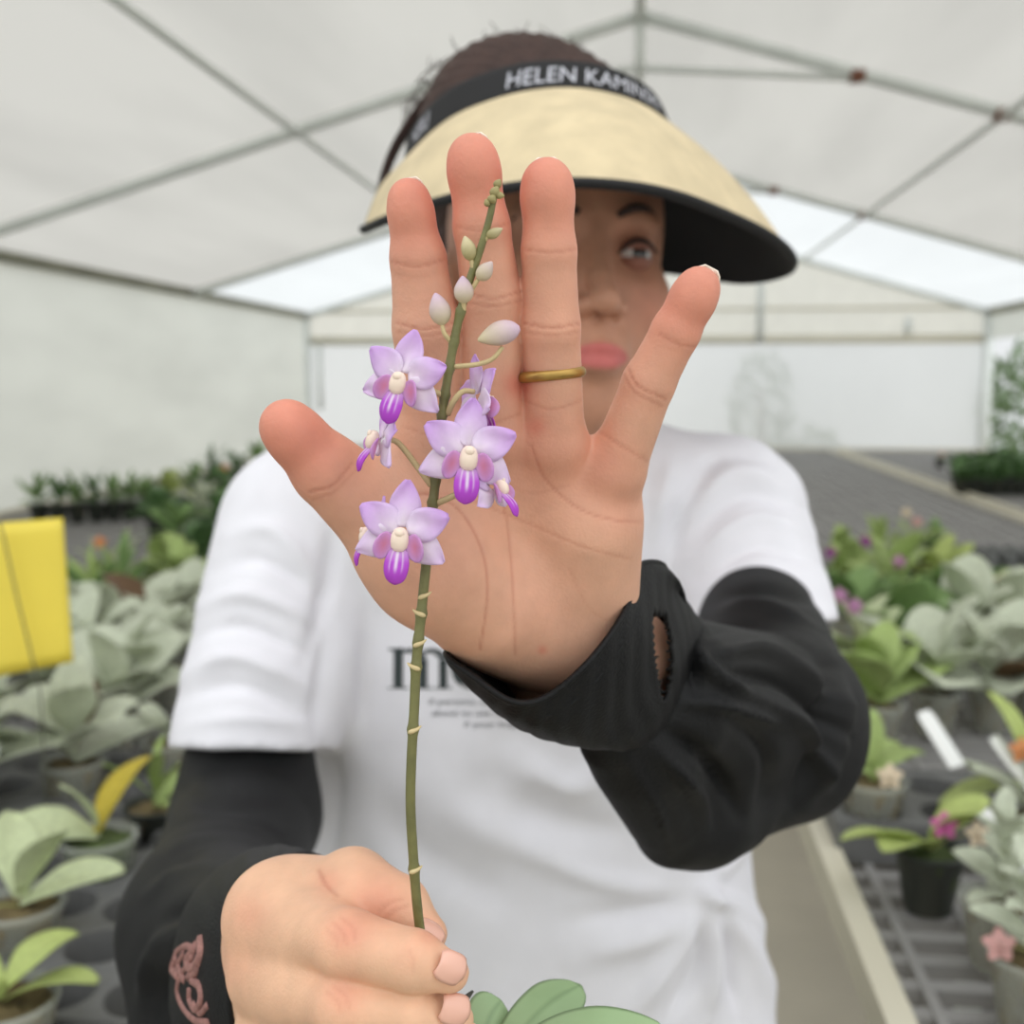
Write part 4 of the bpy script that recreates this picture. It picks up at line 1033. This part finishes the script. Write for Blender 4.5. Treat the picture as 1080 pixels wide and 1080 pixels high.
# ---------------------------------------------------------------- potted plants on the benches
GM = {}
def leafmat(name, rgb, var=.12):
    return mat(name, rgb, 0.5, var, 14, transl=0.18, spec=.35)
M_LEAFS = {'bright': leafmat('bright_leaf', (172, 192, 120)), 'mid': leafmat('mid_green_leaf', (136, 166, 104)), 'dark': leafmat('dark_leaf', (96, 128, 80)),
           'grey': leafmat('grey_green_leaf', (206, 212, 190)), 'pale': leafmat('pale_green_leaf', (204, 214, 172)), 'lime': leafmat('lime_leaf', (186, 200, 122)), 'brown': leafmat('withered_leaf', (110, 84, 60), .25), 'yellow': leafmat('yellowing_leaf', (196, 176, 62))}
M_CLEAR = mat('clear_pot_plastic', (206, 210, 200), 0.25, alpha=.38, spec=.6)
M_DPOT = mat('dark_pot_plastic', (52, 56, 50), 0.5)
M_MIX = mat('bark_and_moss', (112, 98, 66), 0.9, 0.35, 60, bump=.8, bscale=120)
M_MOSS = mat('green_moss_mix', (78, 92, 50), 0.9, 0.35, 60, bump=.8, bscale=120)
M_TAG = mat('white_plastic_tag', (240, 240, 238), 0.4)
M_TRAY = mat('black_plastic_tray', (104, 104, 103), 0.5, .1, 20)
M_SPIKE = mat('flower_spike', (150, 150, 92), 0.6)
FLC = {'purple': (150, 66, 142), 'pink': (222, 112, 180), 'orange': (220, 146, 92), 'yellow': (232, 206, 50), 'cream': (236, 218, 190), 'blush': (226, 176, 170), 'mauve': (196, 140, 180), 'white': (242, 226, 230)}
LMESH = {}
def leaf_mesh(kind, k, colour):
    """one arching leaf along +X, unit length; cached per kind, variant and colour"""
    key = (kind, k, colour)
    if key in LMESH: return LMESH[key]
    rng = np.random.default_rng(k * 7 + len(kind)); wd = {'broad': .46, 'round': .62, 'strap': .24}[kind] * rng.uniform(.9, 1.12)
    rise, droop = rng.uniform(.25, .6), rng.uniform(.45, 1.0) if kind != 'strap' else rng.uniform(.25, .7)
    rows = []; nu, nv = 14, 7
    for i in range(nu + 1):
        t = i / nu; w = wd * (math.sin(math.pi * min(1, (t * .93 + .05)) ** .9) ** .62) * (.55 + .45 * min(1, t * 3)); x = t * (1 - .12 * droop * t); z = rise * t - droop * .62 * t * t
        rows.append([(x, v * w / 2, z + .10 * w * abs(v) ** 1.3 + .012 * math.sin(5 * t + 2 * v + k)) for v in np.linspace(-1, 1, nv)])
    V, F = thick(*loft(rows), .014); LMESH[key] = mesh_data('leaf', V, F, M_LEAFS[colour]); return LMESH[key]
PM = {}
def pot_mesh(nm, mk):
    if (nm, mk) in PM: return PM[(nm, mk)]
    if nm == 'pot': V, F = lathe([(.030, 0), (.031, .001), (.044, .078), (.047, .080), (.047, .086), (.044, .086), (.0425, .078), (.0295, .004), (.0005, .003)], 28)
    else: V, F = lathe([(.0290, .0055), (.0365, .045), (.0412, .0715), (.036, .078), (.026, .074), (.012, .080), (.0005, .076)], 20); V = V + np.random.default_rng(3).normal(0, .0012, V.shape)
    PM[(nm, mk)] = mesh_data(nm, V, F, {'clear': M_CLEAR, 'dark': M_DPOT, 'mix': M_MIX, 'moss': M_MOSS}[mk]); return PM[(nm, mk)]
FLM = {}
def flower_mesh(c):
    if c in FLM: return FLM[c]
    mb = MB()
    for k in range(5):
        V, F, t, v = blade(.013, .0105, math.radians(90 + 72 * k), .15, -.1, (.8, .7)); mb.add(*thick(V, F, .0004))
    V, F = lathe([(.0002, -.003), (.003, -.001), (.0032, .001), (.0002, .004)], 10); mb.add(V + (0, -.002, .002), F)
    m = mat('blossom_' + c, FLC[c], .6, .08, 200, transl=.2); FLM[c] = mesh_data('flower', mb.V, mb.f, m); return FLM[c]
def inst(name, me, parent, M):
    o = bpy.data.objects.new(name, me); COL.objects.link(o); o.parent = parent; o.matrix_basis = M; return o
PLN = [0]
def plant(x, y, z, label, kind='broad', col='mid', n=6, L=.12, s=1.0, pot='clear', mix='mix', flowers=None, fpos=None, tagd=None, group=None, rz=None, odd=None, az=None, name='potted_orchid', flat=1.0):
    PLN[0] += 1; rng = np.random.default_rng(100 + PLN[0])
    t = thing(name, label, 'plant', (x, y, z), group, rng.uniform(0, 6.3) if rz is None else rz)
    t.scale = (s, s, s)
    inst('pot', pot_mesh('pot', pot), t, Matrix()); inst('potting_mix', pot_mesh('mix', mix), t, Matrix())
    for i in range(n):
        a = (math.pi * (i % 2) + rng.normal(0, .28) + i * .12) if kind == 'broad' else i * 2.4 + rng.normal(0, .2)
        if az is not None: a = az[i % len(az)]
        l = L * rng.uniform(.75, 1.1) * (1 - .25 * (i / max(1, n - 1)))
        c = odd.get(i, col) if odd else col
        el = -flat * (.05 + .75 * (i / max(1, n - 1)) * (1 if kind != 'strap' else 1.2)) + rng.normal(0, .1)
        M = Matrix.Translation((0, 0, .082 + .006 * i)) @ Matrix.Rotation(a, 4, 'Z') @ Matrix.Rotation(el, 4, 'Y') @ Matrix.Rotation(rng.normal(0, .2), 4, 'X') @ Matrix.Diagonal((l, l, l, 1))
        inst('leaf', leaf_mesh(kind, int(rng.integers(0, 4)), c), t, M)
    for i, c in enumerate(flowers or ()):
        if fpos: p = np.array(fpos[i])
        else:
            a = rng.uniform(0, 6.3); p = np.array([.05 * math.cos(a), .05 * math.sin(a), .19 + .04 * rng.random()])
        mb = MB(); mb.tube(spline([(0, 0, .08), (p[0] * .4, p[1] * .4, .08 + (p[2] - .08) * .65), p], 10), .0016, 6)
        st = obj('flower_spike', mb.V, mb.f, M_SPIKE, t, True, None, True)
        d = np.array([rng.normal(0, .3), -1, .35]); q = Vector(d).to_track_quat('Z', 'Y').to_matrix().to_4x4()
        Rz = Matrix.Rotation(-t.rotation_euler.z, 4, 'Z')
        inst('flower', flower_mesh(c), t, Matrix.Translation(p) @ Rz @ q @ Matrix.Scale(1.25, 4))
    if tagd:
        if len(tagd) == 5: q_ = (WP(*tagd[:3]) - np.array([x, y, z])) / s; tagd = (q_[0], q_[1], q_[2], tagd[3])
        x0, y0, z0, rr = tagd
        mb = MB(); V, F = thick([(-.011, 0, -.022), (.011, 0, -.022), (.011, 0, .03), (.008, 0, .036), (-.008, 0, .036), (-.011, 0, .03)], [[0, 1, 2, 3, 4, 5]], .0012)
        M = Matrix.Translation((x0, y0, z0)) @ Matrix.Rotation(-t.rotation_euler.z + rr, 4, 'Z') @ Matrix.Rotation(-.75, 4, 'X') @ Matrix.Scale(1.45, 4)
        inst('plant_tag', mesh_data('plant_tag', V, F, M_TAG, False), t, M)
    return t
def tray(x, y, z, nx, ny, label, pitch=.105, r=.040, rz=0.0):
    """carrier tray: raised plate with round holes for pots and a skirt"""
    t = thing('carrier_tray', label, 'tray', (x, y, z), 'black carrier trays under the pots', rz); mb = MB(); m = 32; hz = .055
    for i in range(nx):
        for j in range(ny):
            cx, cy = (i - (nx - 1) / 2) * pitch, (j - (ny - 1) / 2) * pitch; sq, ci, lo = [], [], []
            for k in range(m):
                a = 2 * math.pi * k / m; c, s = math.cos(a), math.sin(a); q = pitch / 2 / max(abs(c), abs(s))
                sq.append((cx + q * c, cy + q * s, hz)); ci.append((cx + r * c, cy + r * s, hz - .002)); lo.append((cx + r * .82 * c, cy + r * .82 * s, .012))
            V, F = loft([sq, ci, lo], True); mb.add(V, F)
    obj('plate', mb.V, mb.f, M_TRAY, t, False, None, True)
    w, h = nx * pitch / 2, ny * pitch / 2; mb = MB()
    for a, b in (((-w - .006, -h - .006, 0), (w + .006, -h, hz + .002)), ((-w - .006, h, 0), (w + .006, h + .006, hz + .002)), ((-w - .006, -h, 0), (-w, h, hz + .002)), ((w, -h, 0), (w + .006, h, hz + .002))): mb.box(a, b)
    obj('skirt', mb.V, mb.f, M_TRAY, t, False, None, True)
    return t
def at(px, py, z=BZ): p = bench_pt(px, py, z); return float(p[0]), float(p[1])

# trays first; pots stand in their holes
def hole(t, i, j, nx, ny, pitch=.105):
    v = Matrix.Rotation(t.rotation_euler.z, 3, 'Z') @ Vector(((i - (nx - 1) / 2) * pitch, (j - (ny - 1) / 2) * pitch, 0)); return t.location.x + v.x, t.location.y + v.y, t.location.z + .013
x, y = at(25, 1024, BZ + .02)
T1 = tray(x + .0875 * .5, y + .0875, BZ, 4, 5, 'black tray with empty round holes beside the embroidered sleeve', .0875, .037)
h = lambda i, j: hole(T1, i, j, 4, 5, .0875)
plant(*h(1, 1), 'orchid with wide pale leaf and white flower in a clear pot at the tray corner', col='pale', n=3, L=.13, pot='clear', flowers=['white'], fpos=[(-.03, -.05, .095)], rz=0, az=[.5, 2.2, -.2])
plant(*h(1, 3), 'orchid with big pointed pale leaf and a yellowing leaf beside the black sleeve', col='pale', n=3, L=.14, pot='clear', mix='moss', rz=0, az=[3.3, 1.3, 4.0], odd={1: 'yellow'})
plant(*h(2, -1), 'light green broad-leaved orchid at the bottom edge below the empty tray holes', kind='round', col='lime', n=4, L=.105, pot='clear', rz=0, az=[.15, 2.9, .9, 4.2], flat=.25)
tx, ty = at(40, 850, BZ + .05)
T2 = tray(tx - .03, ty + .06, BZ, 4, 3, 'black tray holding silvery orchids below the yellow card')
h = lambda i, j: hole(T2, i, j, 4, 3)
plant(*h(1, 0), 'silvery spotted broad-leaved orchid in clear pot, in front in the tray below the yellow card', kind='round', col='grey', n=9, L=.155, rz=.3, tagd=(.03, -.03, .10, .1))
plant(*h(2, 1), 'silvery orchid with a purple-brown leaf underside directly below the yellow card', kind='round', col='grey', n=9, L=.155, rz=1.0, odd={3: 'brown'})
plant(*h(3, 2), 'dusty green orchid with one small purple bloom beside the white sleeve hem', col='grey', n=4, L=.10, flowers=['purple'], fpos=[(.03, -.02, .14)], rz=0)
plant(*h(0, 2), 'silvery orchid at the picture edge below the yellow card', kind='round', col='grey', n=8, L=.15, rz=2)
x, y = at(165, 905); plant(x, y, BZ, 'bright green grassy orchid in dark pot with orange moss beside the black sleeve', kind='strap', col='bright', n=7, L=.11, s=.9, pot='dark', mix='mix')
left = [(22, 745, 'round', 'grey', 7, .13, None, 'silvery orchid below the yellow card, behind the brown leaf', 0), (140, 780, 'round', 'grey', 7, .12, None, 'pale silvery orchid between the trap wire and the purple bloom', 0), (85, 758, 'round', 'grey', 7, .13, None, 'whitish-grey orchid just right of the trap wire', 0), (70, 722, 'round', 'grey', 7, .13, None, 'silvery orchid hidden partly by the yellow card lower edge', 0), # pixel of pot base, kind, colour, leaves, length, flowers, label
 (120, 800, 'round', 'grey', 6, .13, None, 'pale silvery orchid with round leaves beside the white sleeve edge', 0), (60, 775, 'round', 'grey', 6, .13, None, 'grey-green orchid behind the trap wire', 0),
 (178, 745, 'round', 'grey', 6, .12, None, 'round-leaved silvery orchid touching the white sleeve, above the purple bloom', 0), (105, 738, 'round', 'grey', 6, .13, None, 'silvery orchid with a white tag beside the yellow card corner', 1),
 (160, 705, 'round', 'grey', 5, .12, None, 'grey orchid with a big brown withered leaf near the white sleeve', 2), (95, 692, 'broad', 'mid', 6, .12, None, 'mid-green orchid touching the yellow card edge', 0), (205, 690, 'round', 'grey', 5, .11, None, 'small grey orchid behind the withered leaf at the sleeve', 0),
 (130, 662, 'strap', 'mid', 8, .13, ['orange'], 'green orchid with one orange bloom beyond the withered leaf', 0), (190, 655, 'broad', 'bright', 6, .13, None, 'bright green orchid between orange bloom and white sleeve', 0), (100, 672, 'strap', 'bright', 8, .12, None, 'leafy green orchid at the edge of the bare mesh', 0),
 (166, 642, 'broad', 'bright', 7, .14, None, 'light green orchid at the corner of the bare mesh', 0), (215, 625, 'broad', 'dark', 7, .14, None, 'dark green orchid low beside the white shoulder', 0), (128, 655, 'strap', 'pale', 7, .13, None, 'pale narrow-leaved orchid bordering the bare mesh', 0),
 (190, 598, 'broad', 'mid', 7, .14, None, 'mid-green orchid behind the light green one, beside bare mesh', 0), (235, 592, 'broad', 'dark', 7, .15, None, 'dark leafy orchid beside the upper white sleeve', 0), (170, 575, 'round', 'dark', 7, .14, None, 'dark rounded orchid in a black tray at the end of bare mesh', 0),
 (215, 568, 'round', 'grey', 6, .15, None, 'grey-green round-leaved orchid behind the bare mesh corner', 0), (255, 566, 'broad', 'mid', 7, .15, None, 'green orchid just above the white shoulder seam', 0), (230, 545, 'broad', 'dark', 7, .15, ['orange'], 'dark green orchid with an orange bloom in the mass by the side wall', 0),
 (270, 545, 'broad', 'mid', 7, .15, ['orange', 'orange'], 'green orchid with two orange blooms in the mass near the thumb', 0), (284, 546, 'broad', 'dark', 7, .15, ['yellow', 'yellow', 'yellow', 'yellow'], 'dark orchid with a cluster of yellow blooms under the thumb tip', 0), (250, 528, 'strap', 'dark', 9, .16, None, 'spiky dark green orchid left of the yellow blooms', 0),
 (205, 540, 'strap', 'mid', 9, .15, None, 'spiky green orchid at the end of the dark row', 0), (180, 545, 'broad', 'lime', 6, .14, None, 'orchid with one lime leaf at the end of the dark row', 0), (275, 515, 'strap', 'mid', 9, .17, None, 'tall spiky orchid behind the yellow blooms', 0), (300, 512, 'broad', 'dark', 7, .17, None, 'dark orchid behind the white shoulder top', 0), (225, 520, 'strap', 'dark', 9, .16, None, 'spiky dark orchid against the pale wall, left of the tall one', 0)]
for px, py, kd, c, n, L, fl, lab, opt in left:
    x, y = at(px, py)
    plant(x, y, BZ, lab, kd, c, n + 2, L * (1.5 if py > 680 else 1.2 if py > 640 else .95), 1.0 if py > 640 else 1.15, 'clear' if py > 600 else 'dark', flowers=fl, tagd=(.02, -.02, .15, .2) if opt == 1 else None, odd={2: 'brown', 4: 'brown'} if opt == 2 else None)
row = [(42, 551), (62, 552), (82, 551), (102, 550), (120, 549), (138, 548), (155, 546)]
names = ['first', 'second', 'third', 'fourth', 'fifth', 'sixth', 'seventh']
for (px, py), nm in zip(row, names):
    x, y = at(px, py); plant(x, y, BZ, 'dark spiky orchid, %s from the yellow card in the row along the pale wall' % nm, 'strap', ['dark', 'mid'][len(nm) % 2], 9, .15, 1.0, 'dark', group='dark row of orchids along the pale wall')

# right bench
tx, ty = at(1010, 868, BZ + .05)
T3 = tray(tx + .05, ty + .08, BZ, 4, 2, 'black tray carrying orchids behind the pink bloom')
h = lambda i, j: hole(T3, i, j, 4, 2)
plant(*h(0, 0), 'bright green orchid in clear pot beside the black elbow', col='bright', n=5, L=.105, rz=.0, az=[1.1, 2.9, .3, 1.9, 1.4], flowers=['cream'], fpos=[(.015, -.03, .10)])
plant(*h(2, 0), 'orchid with a big curved pale leaf and white tag, behind the pink bloom', col='lime', n=5, L=.15, rz=0, az=[3.4, .1, 5.6, 2.6, .6], tagd=(996, 786, 1.50, .7, 0), flowers=['orange'], fpos=[(-.02, -.02, .14)])
plant(*h(3, 0), 'orchid with brownish pot and white tag at the picture edge above the pink bloom', col='grey', n=5, L=.12, rz=0, tagd=(1074, 812, 1.50, .9, 0), flowers=['blush'], fpos=[(-.01, -.03, .18)])
x, y = at(978, 958); plant(x, y, BZ, 'orchid with flat yellow-green leaves and one pink bloom standing on the open mesh', col='lime', n=4, L=.125, s=.92, pot='dark', mix='moss', kind='round', flat=.35, rz=0, az=[3.5, 4.0, .2, -.5], flowers=['pink', 'cream'], fpos=[(.012, -.02, .125), (.055, -.02, .115)])
x, y = at(1090, 925); plant(x, y, BZ, 'orchid with one long pale leaf arching over the tray beside a white tag', col='grey', n=4, L=.16, rz=0, az=[2.5, 3.3, .5, 5.0], tagd=(1070, 898, 1.26, 1.0, 0))
for i, (px, py, lab) in enumerate(((1052, 1020, 'grey-green many-leaved small orchid behind the one in the bottom corner'), (1085, 1085, 'grey-green many-leaved orchid in clear pot at the bottom corner'))):
    x, y = at(px, py); plant(x, y, BZ, lab, 'broad', 'grey', 15, .072, .95, 'clear', az=[q * 2.4 for q in range(15)], flat=.9, flowers=['blush'] if i else None, fpos=[(-.03, -.03, .10)])
right = [(925, 790, 'broad', 'bright', 6, .12, None, 'tall bright green orchid behind the clear pot at the elbow', 0), (985, 775, 'round', 'grey', 6, .13, None, 'silvery broad-leaved orchid above the curved pale leaf', 0), (1045, 770, 'round', 'grey', 6, .13, None, 'grey orchid with a brown leaf above the picture-edge tag', 2), (1090, 765, 'round', 'grey', 6, .13, ['blush'], 'silvery orchid with blush bloom at the picture edge', 0),
 (905, 735, 'broad', 'pale', 5, .12, ['mauve', 'mauve'], 'pale orchid with two mauve blooms beside the black sleeve bend', 0), (960, 725, 'round', 'mid', 6, .13, None, 'green-grey orchid behind the mauve blooms', 0), (1015, 722, 'round', 'grey', 7, .14, None, 'large silvery orchid in the middle of the plant mass', 0), (1070, 718, 'round', 'grey', 6, .14, None, 'silvery orchid beside the large one, with a white tag', 1),
 (895, 690, 'broad', 'mid', 6, .13, None, 'mid-green orchid touching the black upper sleeve', 0), (940, 685, 'broad', 'bright', 6, .13, ['mauve'], 'bright orchid with a faded mauve bloom', 0), (990, 690, 'broad', 'mid', 6, .13, None, 'green orchid in the centre of the mass behind silvery leaves', 0), (1042, 694, 'broad', 'pale', 6, .095, ['blush', 'cream'], 'pale orchid with cream blooms behind the white tag', 0), (1094, 700, 'broad', 'bright', 6, .09, None, 'bright green orchid at the picture edge behind the tag', 0),
 (890, 655, 'broad', 'bright', 7, .14, ['purple', 'purple'], 'bright green orchid with two deep purple blooms beside the white sleeve hem', 0), (935, 652, 'broad', 'bright', 7, .14, None, 'bright green orchid next to the purple blooms', 0), (985, 655, 'broad', 'lime', 6, .13, None, 'lime orchid bordering the grey mesh', 0), (1030, 674, 'broad', 'mid', 6, .105, ['cream'], 'green orchid with cream bloom by the open mesh', 0), (1080, 678, 'round', 'pale', 6, .10, ['blush'], 'pale orchid with a blush bloom before the upturned tray', 0),
 (885, 625, 'broad', 'bright', 7, .15, None, 'light green orchid farthest along the white sleeve', 0), (925, 620, 'strap', 'bright', 8, .15, None, 'narrow-leaved bright orchid at the far end of the mass', 0), (962, 614, 'broad', 'bright', 7, .13, ['blush', 'cream'], 'bright orchid with blush and cream blooms on the bare mesh edge', 0), (986, 604, 'broad', 'mid', 6, .11, None, 'green orchid beside the upturned grey tray', 0)]
for px, py, kd, c, n, L, fl, lab, opt in right:
    x, y = at(px, py); plant(x, y, BZ, lab, kd, c, n + 2, L * (1.55 if py > 680 else 1.25 if py > 640 else 1.0), 1.0, 'clear' if py > 640 else 'dark', flowers=fl, tagd=(.0, -.05, .15, .3) if opt == 1 else None, odd={2: 'brown'} if opt == 2 else None)
# upturned cell trays
M_CELL = mat('grey_cell_tray', (98, 100, 98), 0.6, .1, 30)
x, y = at(1065, 604); t = thing('cell_tray', 'grey upturned cell tray lying on the bare mesh behind the plants', 'tray', (x, y, BZ)); mb = MB()
for i in range(8):
    for j in range(4):
        cx, cy = (i - 3.5) * .062, (j - 1.5) * .062; a = np.linspace(0, 2 * math.pi, 12, endpoint=False)
        V, F = loft([[(cx + r * math.cos(q), cy + r * math.sin(q), z) for q in a] for r, z in ((.030, .004), (.022, .075), (.020, .08), (.001, .08))], True); mb.add(V, F)
mb.box((-.26, -.135, 0), (.26, .135, .006)); obj('cells', mb.V, mb.f, M_CELL, t, False, None, True)
k = 0
for j, (py, n0) in enumerate(((522, 5), (512, 5), (504, 4))):
    for i in range(n0 + 2):
        px = 1012 + i * 12 - j * 2; x, y = at(px, py); k += 1
        plant(x, y, BZ, 'small dark potted plant in the block on the bench beyond the cream rim', 'round', 'dark', 7, .13, 1.0, 'dark', group='block of dark potted plants beyond the cream rim', name='potted_seedling')
x, y = at(991, 493); plant(x, y, BZ, 'single small plant with a blush bloom at the front of the second bench', 'strap', 'pale', 4, .07, .8, 'dark', flowers=['blush', 'blush'], fpos=[(0, 0, .12), (.03, 0, .13)])

# ---------------------------------------------------------------- yellow sticky card on its wire
M_YEL = mat('yellow_sticky_card', (250, 230, 92), 0.45, .03, 10, transl=.25); M_WIRE = mat('dark_wire', (84, 86, 70), 0.5)
DC = 1.42; b = WP(46, 800, DC); b[2] = BZ
card = thing('sticky_trap', 'bright yellow sticky card hanging on a thin wire above the silvery plants', 'card', b)
R_ = np.array([WP(-62, 556, DC + .01), WP(66, 546, DC), WP(77, 698, DC), WP(-52, 724, DC + .01)]); rows = []
for u in np.linspace(0, 1, 12):
    rows.append([R_[0] * (1 - u) * (1 - v) + R_[1] * (1 - u) * v + R_[2] * u * v + R_[3] * u * (1 - v) + FWD * (.004 * math.sin(math.pi * v)) for v in np.linspace(0, 1, 12)])
V, F = thick(*loft(rows), .0016); obj('card', V, F, M_YEL, card)
cf_ = WP(2, 555, DC - .005)
mb = MB(); mb.tube(spline([WP(-4, 552, DC - .006), WP(2, 560, DC - .006), WP(18, 630, DC - .006), WP(38, 712, DC - .006), WP(44, 752, DC), np.array([b[0], b[1], BZ - .02])], 40), .0012, 6); obj('wire', mb.V, mb.f, M_WIRE, card)
